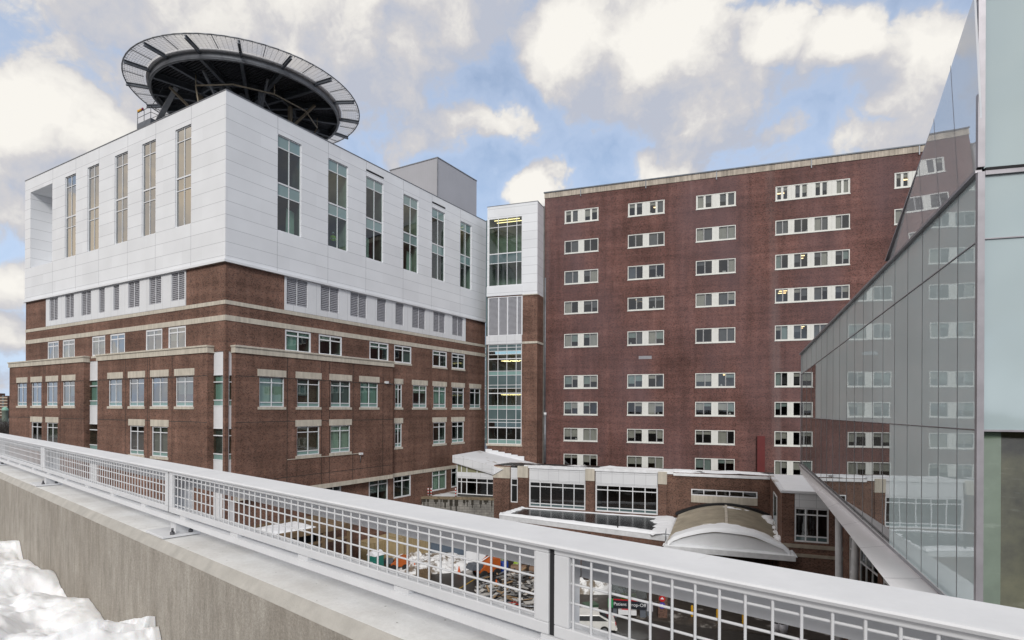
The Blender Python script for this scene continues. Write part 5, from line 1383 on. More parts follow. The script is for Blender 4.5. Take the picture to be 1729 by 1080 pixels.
for i in range(nu_s + 1):
    u = ua_ + (ub_ - ua_) * i / nu_s
    for j_ in range(nv_s + 1):
        v = 1.9 * j_ / nv_s                     # distance from the wall
        uu = u + .05 * noise.noise(Vector((u * 3, v * 3, 9)))
        sw_ = .06 + .75 * v; c_ = sum(contact(uu + sw_ * q_) * w_ for q_, w_ in ((-1, .12), (-.5, .22), (0, .32), (.5, .22), (1, .12))) if v > .04 else contact(uu)
        hump = c_ + .10 * min(v, .8) * (1 if c_ > .05 else 0)
        fade = max(0, 1 - max(0, v - .7) / 1.2)
        L_ = chunk(u + .04 * noise.noise(Vector((u * 9, v * 9, 2))), v + .04 * noise.noise(Vector((u * 9, v * 9, 7)))) + .10 * noise.fractal(Vector((u * 2.2, v * 2.2, 4)), 1, 2, 6) + (.004) * noise.fractal(Vector((u * 18, v * 18, 4)), .8, 2, 4)
        z = hump * fade + (L_ - .11) * min(1, .25 + v / .35) * min(1, max(.0, (c_ + .12) * 4)) * .95
        m.v.append((u, dch - .003 - v, hdk + z))
for i in range(nu_s):
    for j_ in range(nv_s):
        q = k0 + i * (nv_s + 1) + j_; m.f.append((q, q + nv_s + 1, q + nv_s + 2, q + 1))
SBANK, N = new_mat('heaped snow'); co = N.n('ShaderNodeTexCoord').outputs['Object']
n1 = N.n('ShaderNodeTexNoise', {'Vector': co, 'Scale': 30.0, 'Detail': 9.0, 'Roughness': .72}).outputs[0]
sd_ = N.n('ShaderNodeTexNoise', {'Vector': co, 'Scale': 4.0, 'Detail': 8.0, 'Roughness': .7}).outputs[0]
out(N, N.n('ShaderNodeBsdfPrincipled', {'Base Color': N.mix(N.rng(sd_, .58, .76, 0, .4), (.95, .96, .98), (.82, .81, .80)), 'Roughness': .6, 'Specular IOR Level': .3, 'Subsurface Weight': .25, 'Subsurface Radius': (.06, .08, .1), 'Subsurface Scale': .3,
    'Normal': N.n('ShaderNodeBump', {'Height': n1, 'Strength': .3, 'Distance': .015}).outputs[0]}).outputs[0])
sb = m.build('snow_bank', SBANK, None, smooth=True); sb.rotation_euler = (0, 0, RROT)
tag(sb, 'lumpy white ploughed snow heaped against the concrete parapet', 'snow bank', kind='stuff')

# ------------------------------------------------------------------ yard seen through the mesh
def G_(px, py, z=0.0): return ground(px, py, z)
def gthing(name, label, cat, px, py, rz=0.0, group=None, z=0.0):
    p = G_(px, py, z); return thing(name, label, cat, (p.x, p.y, z), rz, group)
# tan site containers with ribbed sides
TANC = plain('tan container paint', (.42, .33, .19), .55, var=.12)
def container(label, px, py, rz, L, Wd, H, mat, group=None, name='container', cat='container'):
    t = gthing(name, label, cat, px, py, rz, group); m = MB(); m.box(0, L, 0, Wd, .15, H)
    k = int(L / .28)
    for i in range(k): m.box(i * L / k + .05, i * L / k + .17, -.045, 0, .25, H - .15); m.box(i * L / k + .05, i * L / k + .17, Wd, Wd + .045, .25, H - .15)
    k = int(Wd / .28)
    for i in range(k): m.box(L, L + .045, i * Wd / k + .05, i * Wd / k + .17, .25, H - .15)
    m.build('body', mat, t)
    m = MB()
    for x in (0, L):
        for y in (0, Wd): m.box(x - .08, x + .08, y - .08, y + .08, 0, H + .02)
    m.box(-.02, L + .02, -.07, .06, .08, .22); m.box(-.02, L + .02, -.07, .06, H - .12, H + .02); m.build('corner_frame', mat, t)
    return t
container('tall tan ribbed shipping container beside the green portable toilet', 650, 945, R(-32), 2.6, 6.0, 2.75, TANC, 'tan site containers')
container('lower tan ribbed container joined to the side of the tall tan one', 601, 946, R(-32), 2.6, 5.5, 2.2, TANC, 'tan site containers')
t = container('long blue grey site trailer behind the snow heap', 690, 934, R(-10), 9.0, 2.4, 1.5, plain('blue grey paint', (.10, .13, .17), .5), None, 'site_trailer', 'trailer')
m = MB(); m.box(.05, 8.95, .05, 2.35, 1.52, 1.6); m.build('roof_snow', plain('icy roof', (.42, .47, .54), .5), t)
m = MB(); m.box(7.9, 8.6, -.06, -.05, .5, 1.1); m.build('door_plate', WMET, t)
# portable toilet
p = at(634, 940, 57.0); pt = thing('portable_toilet', 'green portable toilet with a snowy rounded white roof', 'portable toilet', (p.x, p.y, 0), R(-35))
TGR = plain('toilet green plastic', (.03, .20, .16), .45)
m = MB(); m.box(-.58, .58, -.58, .58, .1, 2.05); m.build('cabin', TGR, pt, bevel=.05)
m = MB(); m.prism([(-.62 + 1.24 * i / 10, 2.06 + .42 * (1 - (i / 5 - 1) ** 2)) for i in range(11)], -.62, .62); m.build('roof', SNOWM, pt)
m = MB(); m.box(-.42, .42, -.62, -.585, .2, 1.95); o = m.build('door', TGR, pt); m = MB(); m.box(-.05, .3, -.635, -.622, 1.0, 1.5); m.build('notice', WMET, o)
m = MB(); m.box(-.62, .62, -.62, .62, 0, .1); m.build('skid', DARK, pt)
# timber shed with snow on its flat roof
p = at(450, 905, 47.0); q = at(590, 888, 53.0)
sh = thing('timber_shed', 'open timber site shed with snow on its low flat roof', 'shed', (p.x, p.y, 0), math.atan2(q.y - p.y, q.x - p.x))
Lh = math.hypot(q.x - p.x, q.y - p.y); zsd = 6.0
WOOD = plain('raw timber', (.19, .13, .075), .8, var=.3, streak=.2)
m = MB(); m.box(-.2, Lh + .2, -.2, 5.5, zsd - .45, zsd); m.build('roof_deck', WOOD, sh)
m = MB(); k0 = 0; drift(m, IDT, Lh * .05, Lh * .62, .3, 4.2, zsd, .22, 40, 16, 2); m.build('roof_snow', SNOWM, sh)
for x in (.1, Lh * .33, Lh * .66, Lh - .1):
    for y in (0, 5.2): m = MB(); m.box(x - .12, x + .12, y - .12, y + .12, 0, zsd - .46); m.build('post', WOOD, sh)
m = MB()
for z in (1.2, 3.0, 4.6): m.box(0, Lh, -.05, .02, z, z + .25)
m.build('boarding', WOOD, sh)
m = MB(); m.box(0, Lh, 5.25, 5.3, 0, zsd - .5); m.build('shade_sheet', DARK, sh)  # black sheet painted for the deep shade under the shed roof
# snow heaps
def heap(label, px, py, rx, ry, h, seed, rz=0.0, mat=None):
    p = G_(px, py); m = MB(); n = 44; k = 0
    for i in range(n + 1):
        for j_ in range(n + 1):
            x, y = -1 + 2 * i / n, -1 + 2 * j_ / n; r_ = math.hypot(x, y)
            f_ = max(0, 1 - r_ ** 2 * (1 + .5 * noise.noise(Vector((x * 1.5 + seed, y * 1.5, 2)))))
            m.v.append((x * rx, y * ry, h * f_ * (.7 + .5 * noise.fractal(Vector((x * 3 + seed, y * 3, 1)), 1, 2, 5)) - .03))
    for i in range(n):
        for j_ in range(n): q = i * (n + 1) + j_; m.f.append((q, q + n + 1, q + n + 2, q + 1))
    o = m.build('snow_heap', mat or DIRTY, None, smooth=True); o.location = (p.x, p.y, 0); o.rotation_euler = (0, 0, rz)
    return tag(o, label, 'snow heap', 'dirty snow heaps in the yard')
HEAPS = patchy('dirty heaped snow', (.80, .80, .80), (.22, .18, .14), 1.1, .43, .52)
heap('long dirty snow heap in the yard between trailer and orange machine', 735, 957, 4.6, 2.6, 1.2, 1, .2, HEAPS)
heap('small dirty snow heap right beside the tall tan container', 700, 946, 2.6, 1.6, 1.1, 5, -.3, HEAPS)
heap('flat trodden snow patch in front of the blue grey trailer', 745, 940, 4.5, 1.5, .5, 8, .1, HEAPS)
heap('small dirty snow heap at the foot of the near debris pile', 910, 1030, 1.6, 1.2, .7, 12, 0, HEAPS)
heap('snow heap beside the drop-off kiosk', 1000, 1000, 3.2, 1.2, 1.6, 15, 0, HEAPS)
# orange scissor lift and its neighbours
ORG = plain('orange machine paint', (.46, .105, .02), .45); BLK_ = plain('black rubber', (.02, .02, .02), .7)
def lift(label, px, py, rz, s=1.0):
    t = gthing('site_buggy', label, 'site machine', px, py, rz, 'orange site machines')
    m = MB(); m.prism([(0, .45 * s), (2.0 * s, .45 * s), (2.0 * s, 1.5 * s), (1.2 * s, 1.6 * s), (0, .8 * s)], -.55 * s, .55 * s); m.build('body', ORG, t, bevel=.04)
    m = MB(); m.prism([(-.9 * s, .9 * s), (.1 * s, .75 * s), (.3 * s, 1.25 * s), (-.6 * s, 1.3 * s)], -.5 * s, .5 * s); m.build('hopper', DSTEEL, t)
    for x in (.3 * s, 1.6 * s):
        for y in (-.6 * s, .6 * s):
            m = MB(); m.tube((x, y - .1 * s, .36 * s), (x, y + .1 * s, .36 * s), .36 * s, seg=16); m.build('wheel', BLK_, t)
    m = MB(); m.tube((.2 * s, 0, 1.3 * s), (1.3 * s, 0, 1.75 * s), .05 * s); m.build('handle', WMET, t)
lift('orange site machine with a grey hopper beside the debris pile', 806, 976, R(35), 1.15)
lift('small orange site machine at the foot of the portable toilet', 660, 962, R(10), .9)
# white sheet leaning, blue drum, brown job boxes
t = gthing('white_hoarding', 'plain white hoarding sheet standing behind the orange machine', 'hoarding', 803, 957, R(-8)); m = MB(); m.box(-1.05, 1.05, 0, .06, .3, 1.6); m.build('sheet', WMET, t); m = MB(); m.box(-.9, -.8, .06, .5, 0, 1.3); m.box(.8, .9, .06, .5, 0, 1.3); m.build('leg', DSTEEL, t)
t = gthing('drum', 'blue plastic drum beside the brown job boxes', 'drum', 851, 966); m = MB(); m.lathe([(0, 0), (.42, 0), (.45, .1), (.45, .5), (.47, .53), (.45, .56), (.45, 1.0), (.40, 1.1), (0, 1.1)], seg=18); m.build('body', plain('blue drum', (.02, .06, .32), .4), t); m = MB(); m.lathe([(0, 1.1), (.08, 1.1), (.08, 1.15), (0, 1.15)], (.2, 0, 0), 8); m.build('cap', DARK, t)
JB = plain('brown job box', (.20, .12, .075), .55)
for k, (px, lb) in enumerate(((862, 'brown steel job box with a red sticker beside the blue drum'), (893, 'brown steel job box second along from the blue drum'), (925, 'brown steel job box half hidden behind the railing post'))):
    t = gthing('job_box', lb, 'job box', px, 976 + k * 2.5, R(-14), 'brown job boxes'); m = MB(); m.box(0, 1.5, 0, .9, .12, .95); m.build('body', JB, t, bevel=.03)
    m = MB(); m.prism([(0, .96), (.9, .96), (.7, 1.2), (.1, 1.2)], 0, 1.5, fr=lambda u, n, z: (n, u, z)); m.build('lid', JB, t)
    m = MB(); m.box(.1, .3, .05, .85, 0, .12); m.box(1.2, 1.4, .05, .85, 0, .12); m.build('skid', DARK, t)
    m = MB(); m.box(.95, 1.3, -.012, -.003, .6, .75); m.build('sticker', plain('red sticker', (.5, .02, .02), .5) if 'red sticker' not in MATS else MATS['red sticker'], t)
# heaped scrap: separate lengths of pipe, board and sheet
rs = random.Random(77)
SCR = [plain('scrap grey', (.20, .20, .20), .6, var=.3), plain('scrap pale', (.48, .46, .43), .8), plain('scrap timber', (.30, .20, .11), .8), plain('scrap black', (.025, .025, .025), .6), plain('scrap pipe', (.32, .33, .35), .4, metal=.4)]
m_ = [MB() for _ in SCR]
for q in range(420):
    px, py = rs.uniform(800, 925), rs.uniform(980, 1042)
    if py < 980 + (px - 860) * .1: continue
    p = G_(px, py); hgt = .9 * math.exp(-((px - 870) / 50) ** 2) ; z = rs.uniform(.05, .25 + hgt); L_ = rs.uniform(.3, 1.7); an = rs.gauss(.7, .8); el = rs.gauss(0, .18)
    dv = Vector((math.cos(an) * math.cos(el), math.sin(an) * math.cos(el), math.sin(el))) * L_
    k = rs.choice((0, 0, 1, 1, 2, 3, 3, 4)); p.z = z
    if k == 4: m_[k].tube(tuple(p), tuple(p + dv), .04, seg=6)
    elif k == 1: m_[k].bar(tuple(p), tuple(p + dv * .6), rs.uniform(.2, .6), .03)
    else: m_[k].bar(tuple(p), tuple(p + dv), rs.uniform(.06, .2), rs.uniform(.04, .1))
scr = thing('scrap_pile', 'long heap of scrap pipes, boards and broken slabs in the yard', 'scrap pile')
for mm, mt in zip(m_, SCR):
    o = mm.build('scrap', mt, scr); o['kind'] = 'stuff'
for k, (px, py, lb) in enumerate(((792, 1012, 'black pipes with yellow caps lying at the near end of the yard'),)):
    t = gthing('pipe_bundle', lb, 'pipes', px, py, R(-30)); 
    for q in range(7):
        m = MB(); x = rs.uniform(-.2, .2); y = q * .28; m.tube((x, y, .1), (x + 2.8, y + .3, .12), .08, seg=8); o = m.build('pipe', BLK_, t)
        m = MB(); m.tube((x + 2.8, y + .3, .12), (x + 2.86, y + .306, .12), .1, seg=8); m.build('end_cap', plain('yellow cap', (.7, .45, .02), .5) if 'yellow cap' not in MATS else MATS['yellow cap'], o)
t = gthing('site_generator', 'small red site generator beyond the scrap heap by the railing post', 'generator', 866, 1030, R(20)); m = MB(); m.box(-.4, .4, -.3, .3, .15, .6); m.build('housing', plain('red generator', (.5, .05, .03), .5), t, bevel=.04)
m = MB(); m.tube((-.45, -.3, .1), (-.45, .3, .1), .1, seg=10); m.tube((.45, -.3, .1), (.45, .3, .1), .1, seg=10); m.build('wheel', BLK_, t); m = MB(); m.tube((-.4, -.3, .65), (.4, -.3, .65), .03); m.tube((-.4, .3, .65), (.4, .3, .65), .03); m.build('handle', DSTEEL, t)
CONEO = plain('cone orange', (.65, .12, .02), .5)
for px, py, lb in ((700, 962, 'orange traffic cone beside the small snow heap'), (775, 968, 'orange traffic cone in front of the orange machine'), (838, 990, 'orange traffic cone at the edge of the scrap heap')):
    t = gthing('traffic_cone', lb, 'cone', px, py, 0, 'orange traffic cones'); m = MB(); m.lathe([(.17, .04), (.04, .72), (0, .73)], seg=12); m.build('cone', CONEO, t); m = MB(); m.box(-.22, .22, -.22, .22, 0, .04); m.build('base', BLK_, t); m = MB(); m.lathe([(.128, .26), (.092, .44)], seg=12); m.build('band', WMET, t)
for px, py, rz, k, lb in ((715, 975, .4, 5, 'stack of timber pallets in front of the long snow heap'), (828, 962, -.2, 3, 'low stack of timber pallets beside the white hoarding'), (905, 1010, .9, 4, 'stack of timber pallets behind the scrap heap')):
    t = gthing('pallet_stack', lb, 'pallets', px, py, rz, 'pallets in the yard')
    for q in range(k):
        m = MB(); z = q * .15
        for y in (-.45, 0, .45): m.box(-.6, .6, y - .05, y + .05, z, z + .10)
        for i in range(6): x = -.6 + i * .22; m.box(x, x + .12, -.5, .5, z + .1005, z + .125)
        m.build('pallet', WOOD, t)
t = gthing('skip', 'dark green waste skip behind the brown job boxes', 'skip', 900, 962, R(-14)); m = MB(); m.prism([(.4, 0), (3.2, 0), (3.7, 1.4), (-.1, 1.4)], -.9, .9); m.build('body', plain('skip green', (.03, .07, .05), .6), t)
m = MB(); m.box(-.15, 3.75, -.95, -.85, 1.38, 1.5); m.box(-.15, 3.75, .85, .95, 1.38, 1.5); m.build('rim', DSTEEL, t); m = MB()
for q in range(14): m.bar((rs.uniform(.2, 2.4), rs.uniform(-.7, .7), 1.35), (rs.uniform(1.0, 3.4), rs.uniform(-.7, .7), rs.uniform(1.4, 1.8)), .15, .06)
m.build('waste', SCR[1], t)['kind'] = 'stuff'
# painted bay lines
m = MB()
for a, b in (((688, 973), (760, 955)), ((765, 1000), (830, 960)), ((660, 985), (700, 975))):
    p, q = G_(*a), G_(*b); t_ = (q - p).normalized(); nn = Vector((-t_.y, t_.x, 0)) * .07
    m.v += [tuple(p + nn + Vector((0, 0, .006))), tuple(q + nn + Vector((0, 0, .006))), tuple(q - nn + Vector((0, 0, .006))), tuple(p - nn + Vector((0, 0, .006)))]; k = len(m.v) - 4; m.f.append((k, k + 1, k + 2, k + 3))
tag(m.build('bay_line', plain('worn yellow paint', (.42, .25, .03), .7, var=.3)), 'worn yellow parking lines on the yard', 'road marking', kind='structure')
# yellow bollards by the drop-off
YEL = plain('yellow bollard', (.62, .33, .01), .45)
for px, py, lb in ((1168.5, 1043, 'yellow bollard nearest the drop-off kiosk'), (1211.5, 1050, 'yellow bollard, middle of the row of three'), (1255, 1056.5, 'yellow bollard farthest from the drop-off kiosk')):
    t = gthing('bollard', lb, 'bollard', px, py, 0, 'yellow bollards along the drop-off lane'); m = MB(); m.lathe([(.10, .05), (.10, .92), (.08, .98), (0, 1.0)], seg=14); m.build('post', YEL, t); m = MB(); m.lathe([(0, 0), (.16, 0), (.15, .06), (0, .06)], seg=14); m.build('base', DARK, t)
# raised kerb and planting bed behind the bollards
p0, p1 = G_(1100, 1050), G_(1420, 1092); e1 = (p1 - p0).normalized(); n1_ = Vector((-e1.y, e1.x, 0))
m = MB(); pts = [p0 - e1 * 14 + n1_ * .3, p1 + n1_ * .3, p1 + n1_ * 9, p0 - e1 * 14 + n1_ * 9]; m.slab([(v.x, v.y) for v in pts], 0, .13)
tag(m.build('pavement', patchy('wet brick pavement', (.30, .28, .26), (.05, .042, .036), .6, .58, .68)), 'dark wet raised pavement behind the yellow bollards', 'pavement', kind='structure')
# drop-off kiosk with its banner
ks = gthing('kiosk', 'drop-off kiosk with a black banner lettered Patient Drop-Off', 'kiosk', 1033, 1044, R(-10))
m = MB(); m.box(0, 2.7, .3, .36, 1.55, 3.2); m.box(0, .08, .3, 2.0, .2, 3.2); m.box(2.62, 2.7, .3, 2.0, .2, 3.2); m.build('glazed_screen', GLM, ks)
m = MB(); m.box(-.1, 2.8, .2, 2.1, 3.2, 3.35); m.build('roof', WMET, ks)
m = MB(); m.box(.0, 2.7, .1, .14, .82, 1.5); bn = m.build('banner', plain('black banner', (.012, .014, .022), .5), ks)
m = MB(); m.box(.0, 2.7, .092, .099, 1.43, 1.53); m.build('red_stripe', plain('red stripe', (.45, .01, .02), .5), bn)
m = MB(); m.box(.75, 1.5, .092, .099, .70, .80); m.build('red_line', MATS['red stripe'], bn)
m = MB(); m.box(-.3, .1, .02, .08, .85, 1.55); m.build('green_plate', plain('green plate', (.03, .28, .09), .5), bn)
cu = bpy.data.curves.new('lettering', 'FONT'); cu.body = 'Patient Drop-Off'; cu.size = .36; cu.extrude = .004; cu.align_x = 'CENTER'
tx = bpy.data.objects.new('lettering', cu); COL.objects.link(tx); tx.parent = bn; tx.location = (1.38, .09, 1.03); tx.rotation_euler = (R(90), 0, 0); cu.materials.append(WMET)
dg_ = bpy.context.evaluated_depsgraph_get(); me_ = bpy.data.meshes.new_from_object(tx.evaluated_get(dg_)); t2 = bpy.data.objects.new('lettering', me_); COL.objects.link(t2); t2.parent = bn; t2.location = tx.location; t2.rotation_euler = tx.rotation_euler; bpy.data.objects.remove(tx); t2.name = 'lettering'; me_.materials.clear(); me_.materials.append(WMET)
m = MB(); m.box(.5, 1.9, .0, .5, .35, .72); m.build('white_box', WMET, ks)
for x in (.2, 2.4):
    m = MB(); m.box(x - .22, x + .22, .3, .7, 0, .8); m.build('plinth', DSTEEL, ks)
t = gthing('dispenser_box', 'pale grey box standing at the right end of the drop-off kiosk', 'box', 1097, 1043, R(-10)); m = MB(); m.box(-.25, .25, 0, .4, .5, 1.2); m.build('body', GMET, t, bevel=.02); m = MB(); m.box(-.2, .2, .05, .35, 0, .5); m.build('stand', DSTEEL, t)
t = gthing('sign_pier', 'brick pier with round red and blue signs beside the kiosk', 'sign', 1119, 1046, R(-10)); m = MB(); m.box(-.35, .35, 0, .6, 0, 2.4); m.build('pier', BRM, t)
for z, c_, nm in ((1.65, (.5, .02, .02), 'red_sign'), (1.12, (.06, .05, .35), 'blue_sign')):
    m = MB(); m.tube((-.05, -.02, z), (-.05, -.06, z), .24, seg=20); o = m.build(nm, plain(nm, c_, .4), t); m = MB(); m.box(-.17, .07, -.066, -.061, z - .04, z + .04); m.box(-.09, -.01, -.066, -.0615, z + .041, z + .12); m.build('emblem', WMET, o)
# white car with its rear towards the lane
def car(label, px, py, rz, colr):
    t = gthing('parked_car', label, 'car', px, py, rz)
    m = MB(); pr = [(-2.1, .35), (2.1, .35), (2.2, .6), (2.1, .85), (1.2, .98), (.6, 1.42), (-1.0, 1.46), (-1.75, 1.05), (-2.15, .95), (-2.2, .6)]; m.prism(pr, -.85, .85); m.build('body', plain('car paint', colr, .25), t, bevel=.06)
    m = MB()
    for y in (-.856, .856): m.prism([(-1.6, 1.02), (1.05, 1.0), (.55, 1.36), (-.95, 1.40)], y - .004, y + .004)
    m.prism([(1.22, 1.0), (.64, 1.40), (.66, 1.41), (1.25, 1.0)], -.7, .7); m.prism([(-1.75, 1.07), (-1.02, 1.45), (-1.04, 1.47), (-1.79, 1.08)], -.7, .7); m.build('glazing', GLM if False else plain('dark car glass', (.01, .012, .014), .08, spec=.8), t)
    for x in (-1.35, 1.35):
        for y in (-.8, .8):
            m = MB(); m.tube((x, y - .1, .33), (x, y + .1, .33), .33, seg=20); o = m.build('wheel', BLK_, t); m = MB(); m.tube((x, y - .11, .33), (x, y + .11, .33), .2, seg=14); m.build('rim', STEEL, o)
    for y in (-.68, .68): m = MB(); m.box(-2.19, -2.05, y - .16, y + .16, .72, .92); m.build('tail_light', plain('red lamp', (.4, .01, .02), .2) if 'red lamp' not in MATS else MATS['red lamp'], t)
    m = MB(); m.box(-2.27, -2.1, -.84, .84, .36, .55); m.build('bumper', MATS['car paint'], t)
car('white parked car with red tail lights half hidden behind the railing post', 988, 1064, R(176), (.72, .71, .68))
t = gthing('wheelie_bin', 'dull green wheeled cart by the white car', 'bin', 997, 1042, R(20)); m = MB(); m.prism([(-.35, .25), (.35, .25), (.5, 1.0), (-.5, 1.05)], -.4, .4); m.build('body', plain('bin green', (.07, .12, .08), .5), t); m = MB(); m.box(-.55, .55, -.45, .45, 1.06, 1.1); m.build('lid', MATS['bin green'], t); m = MB(); m.tube((-.3, -.42, .16), (-.3, .42, .16), .16, seg=12); m.build('wheel', BLK_, t)
for k, (px, lb) in enumerate(((1311, 'grey planter tub beyond the bollards, left one'), (1322, 'grey planter tub beyond the bollards, right one'))):
    t = gthing('planter', lb, 'planter', px, 1068 + k * 2, 0, 'grey planter tubs'); m = MB(); m.lathe([(0, .0), (.28, 0), (.36, .75), (.30, .75), (.28, .65), (0, .65)], seg=16); m.build('tub', GMET, t); m = MB(); m.blob((0, 0, .68), .28, .28, .12, k, .4, 2); m.build('soil', DARK, t)

# ------------------------------------------------------------------ people
SKIN = plain('skin', (.42, .24, .17), .55)
def person(label, loc, rz, jacket, trousers, hat=None, group=None):
    t = thing('person', label, 'person', loc, rz, group)
    V = [(0, 0, .95), (0, 0, 1.15), (0, -.02, 1.38), (0, -.02, 1.50), (0, -.03, 1.60), (0, -.02, 1.73),
         (.10, 0, .90), (.12, -.03, .50), (.12, .02, .10), (.13, -.14, .04), (-.10, 0, .90), (-.12, .03, .50), (-.12, .06, .10), (-.13, -.10, .04),
         (.19, -.01, 1.42), (.27, .0, 1.14), (.22, -.22, .98), (-.19, -.01, 1.42), (-.27, .02, 1.14), (-.22, -.20, 1.02)]
    E = [(0, 1), (1, 2), (2, 3), (3, 4), (4, 5), (0, 6), (6, 7), (7, 8), (8, 9), (0, 10), (10, 11), (11, 12), (12, 13), (2, 14), (14, 15), (15, 16), (2, 17), (17, 18), (18, 19)]
    Rd = [.16, .15, .17, .07, .075, .095, .10, .075, .05, .045, .10, .075, .05, .045, .085, .06, .045, .085, .06, .045]
    me = bpy.data.meshes.new('body'); me.from_pydata(V, E, []); o = bpy.data.objects.new('body', me); COL.objects.link(o); o.parent = t
    sk = o.modifiers.new('skin', 'SKIN'); ss = o.modifiers.new('sub', 'SUBSURF'); ss.levels = 2; ss.render_levels = 2
    for i, v in enumerate(me.skin_vertices[0].data): v.radius = (Rd[i], Rd[i] * (.8 if i < 3 else 1)); v.use_root = (i == 0)
    bm_, N = new_mat('clothed body %d' % len(MATS)); co = N.n('ShaderNodeTexCoord').outputs['Object']; s_ = N.n('ShaderNodeSeparateXYZ', {0: co})
    c = N.mix(N.m('GREATER_THAN', s_.outputs[2], .93), trousers, jacket)
    bd = N.m('LESS_THAN', N.m('ABSOLUTE', N.m('SUBTRACT', s_.outputs[2], 1.18)), .035); c = N.mix(N.m('MULTIPLY', bd, .9), c, (.6, .6, .6))
    c = N.mix(N.m('GREATER_THAN', s_.outputs[2], 1.51), c, (.42, .24, .17)); out(N, N.n('ShaderNodeBsdfPrincipled', {'Base Color': c, 'Roughness': .8}).outputs[0])
    me.materials.append(bm_)
    m = MB(); m.lathe([(.105, 1.70), (.118, 1.74), (.11, 1.80), (.07, 1.86), (0, 1.88)], (0, -.02, 0), 16); m.lathe([(.11, 1.705), (.17, 1.70), (.165, 1.715), (.11, 1.72)], (0, -.05, 0), 16); m.build('hard_hat', hat or WMET, t)
    m = MB(); m.blob((0, -.125, 1.645), .016, .02, .025, 1, 0, 2); m.blob((.033, -.105, 1.675), .012, .008, .009, 2, 0, 1); m.blob((-.033, -.105, 1.675), .012, .008, .009, 3, 0, 1); m.build('face', SKIN, t)
    for sx, (hx_, hy_, hz_) in ((1, (.22, -.22, .98)), (-1, (-.22, -.20, 1.02))):
        m = MB(); m.blob((hx_, hy_ - .04, hz_ - .03), .035, .05, .05, 4, .05, 2)
        for q in range(4): b = Vector((hx_ - .03 + q * .02, hy_ - .06, hz_ - .06)); e_ = b + Vector((0, -.03, -.045 - .01 * (q in (1, 2)))); m.tube(tuple(b), tuple(e_), .009, .008, 6); m.tube(tuple(e_), tuple(e_ + Vector((0, .01, -.03))), .008, .006, 6)
        m.tube((hx_ - sx * .035, hy_ - .04, hz_ - .02), (hx_ - sx * .055, hy_ - .075, hz_ - .06), .011, .008, 6); m.build('hand', SKIN, t)
    return t
HV = (.35, .55, .03); NAVY = (.02, .025, .04)
for px, py, lb, rz in ((872, 972, 'person in yellow hi-vis jacket standing behind the brown job boxes', 20), (846, 964, 'person in dark clothes and yellow vest beside the blue drum', -40)):
    p = G_(px, py); person(lb, (p.x, p.y, 0), R(rz), HV if px == 872 else (.16, .24, .03), NAVY, None, 'site workers in the yard')
for px, py, lb, rz in ((1056, 1036, 'person in yellow hi-vis vest behind the kiosk glass, left of the two', 0), (1072, 1037, 'person in yellow hi-vis vest behind the kiosk glass, right of the two', 30)):
    p = G_(px, py); person(lb, (p.x, p.y + .6, 0), R(rz), HV, NAVY, None, 'workers at the drop-off kiosk')
u_, _ = FR_.hit(562, 400, -1.0); pw = C0[0] + FR_.du.x * u_ - FR_.dn.x * 1.0, C0[1] + FR_.du.y * u_ - FR_.dn.y * 1.0
person('person in lime hi-vis jacket standing inside the second tall window from the white corner', (pw[0], pw[1], ZTW0 + .12), R(30), (.40, .60, .03), (.03, .04, .06))

# ------------------------------------------------------------------ far town at the left edge
db = thing('apartment_block', 'far brick apartment block with pale balcony bands beyond the dark trees', 'building', (-700, 790, 0), R(8))
m = MB(); m.box(-40, 12, 0, 30, 0, 30.5); m.box(-25, -4, 4, 20, 30.5, 34); m.build('wall', BRM, db)
for k in range(7):
    m = MB(); m.box(-40.2, 12.2, -1.2, -.01, 3 + k * 4.0, 4.6 + k * 4.0); m.build('balcony_band', MATS.get('pale balcony') or plain('pale balcony', (.5, .42, .34), .8), db)
for k in range(7):
    for q in range(9):
        m = MB(); m.box(-38 + q * 5.4, -35.5 + q * 5.4, -.3, -.02, 5.0 + k * 4.0, 6.8 + k * 4.0); m.build('window', TEALD, db)
dm = thing('domed_tower', 'far pale tower with a copper green dome beyond the trees', 'tower', (-524, 600, 0))
m = MB(); m.lathe([(2.6, 0), (2.6, 11.5), (2.9, 11.7), (2.9, 12.2), (0, 12.2)], seg=16); m.build('drum', plain('pale drum', (.20, .24, .20), .8), dm)
m = MB(); m.lathe([(2.8, 12.2), (2.7, 13.3), (2.1, 14.5), (1.1, 15.2), (.3, 15.4), (.2, 16.6), (0, 16.8)], seg=20); m.build('dome', plain('copper green', (.25, .47, .37), .6), dm)
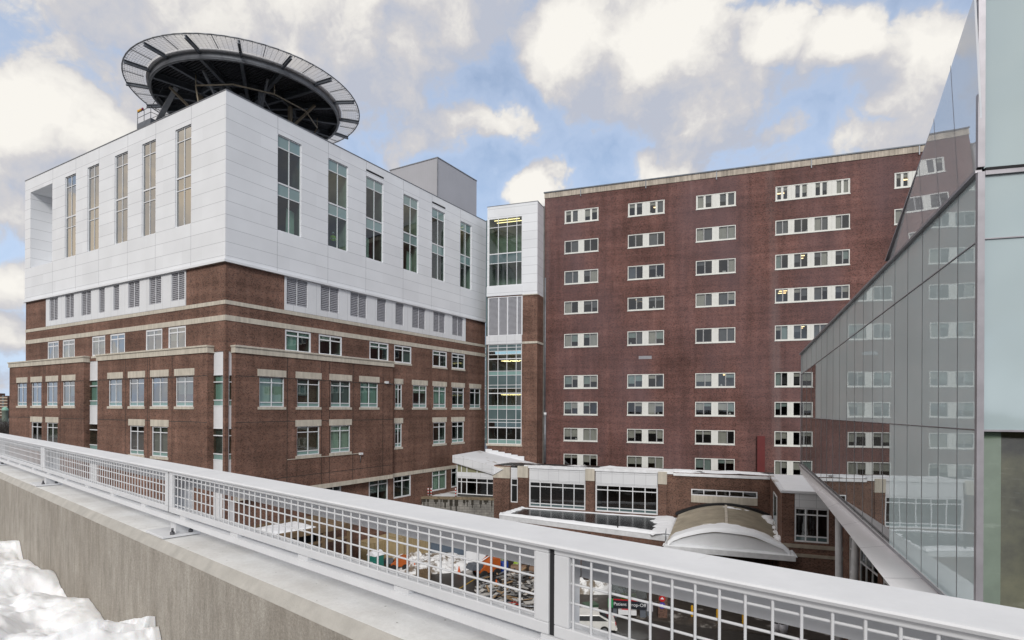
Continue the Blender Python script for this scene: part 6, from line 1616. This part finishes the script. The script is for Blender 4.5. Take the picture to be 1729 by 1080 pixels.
def bare_tree(label, x, y, h, seed):
    t = thing('bare_tree', label, 'tree', (x, y, 0), 0, 'bare trees beyond the tower'); rs = random.Random(seed)
    tr = MB(); tr.tube((0, 0, 0), (0, 0, h * .4), h * .022, h * .016, 8); tr.build('trunk', plain('dark bark', (.05, .042, .036), .9) if 'dark bark' not in MATS else MATS['dark bark'], t)
    m = MB()
    def grow(p, d_, L_, r_, n):
        q = p + d_ * L_; m.tube(tuple(p), tuple(q), r_, r_ * .65, 5, cap=False)
        if n == 0: return
        for _ in range(rs.choice((3, 4))):
            nd = (d_ + Vector((rs.gauss(0, .5), rs.gauss(0, .5), rs.gauss(.1, .35)))).normalized(); grow(p + d_ * L_ * rs.uniform(.5, 1), nd, L_ * rs.uniform(.6, .8), r_ * .6, n - 1)
    for k in range(4): grow(Vector((0, 0, h * (.28 + .04 * k))), Vector((rs.gauss(0, .5), rs.gauss(0, .5), 1)).normalized(), h * .26, h * .012, 4)
    m.build('crown', MATS['dark bark'], t)
for k, (px, Y, h) in enumerate(((2, 150, 14.0), (9, 140, 12.5), (15, 160, 14.0), (-6, 145, 13), (5, 175, 14.5), (12, 130, 11.5), (-2, 120, 10.5))):
    p = at(px, 700, Y); bare_tree(('broad dark bare tree in front of the green dome', 'dark bare tree touching the edge of the brick bay, middle one of three', 'tallest dark bare tree beside the brick bay', 'dark bare tree half out of the picture', 'dark bare tree rising behind the others below the dome', 'small dark bare tree nearest the brick bay', 'smallest dark bare tree, nearest the railing')[k], p.x, p.y, h, k + 50)

m = MB(); nn = 900; k0 = 0  # woods ring out of view, added to darken reflections in the lower windows
for i in range(nn + 1):
    az = R(118 + 176 * i / nn); 
    for q, (rr, hf) in enumerate(((430, 0), (425, .55), (436, 1.0), (450, .6), (452, 0))):
        hh = 17 * (.75 + .35 * noise.fractal(Vector((i * .11, q * .2, 3)), 1, 2, 4) + .25 * noise.noise(Vector((i * .013, 0, 8))))
        r2 = rr + 5 * noise.noise(Vector((i * .3, q, 0))); m.v.append((math.sin(az) * r2, math.cos(az) * r2, hh * hf))
for i in range(nn):
    for q in range(4): a = i * 5 + q; m.f.append((a, a + 5, a + 6, a + 1))
tag(m.build('unseen_woods', plain('bare winter woods', (.055, .047, .04), .95, var=.4, scale=.1)), 'unseen ring of woods added behind the view to darken window reflections', 'woods', kind='stuff')
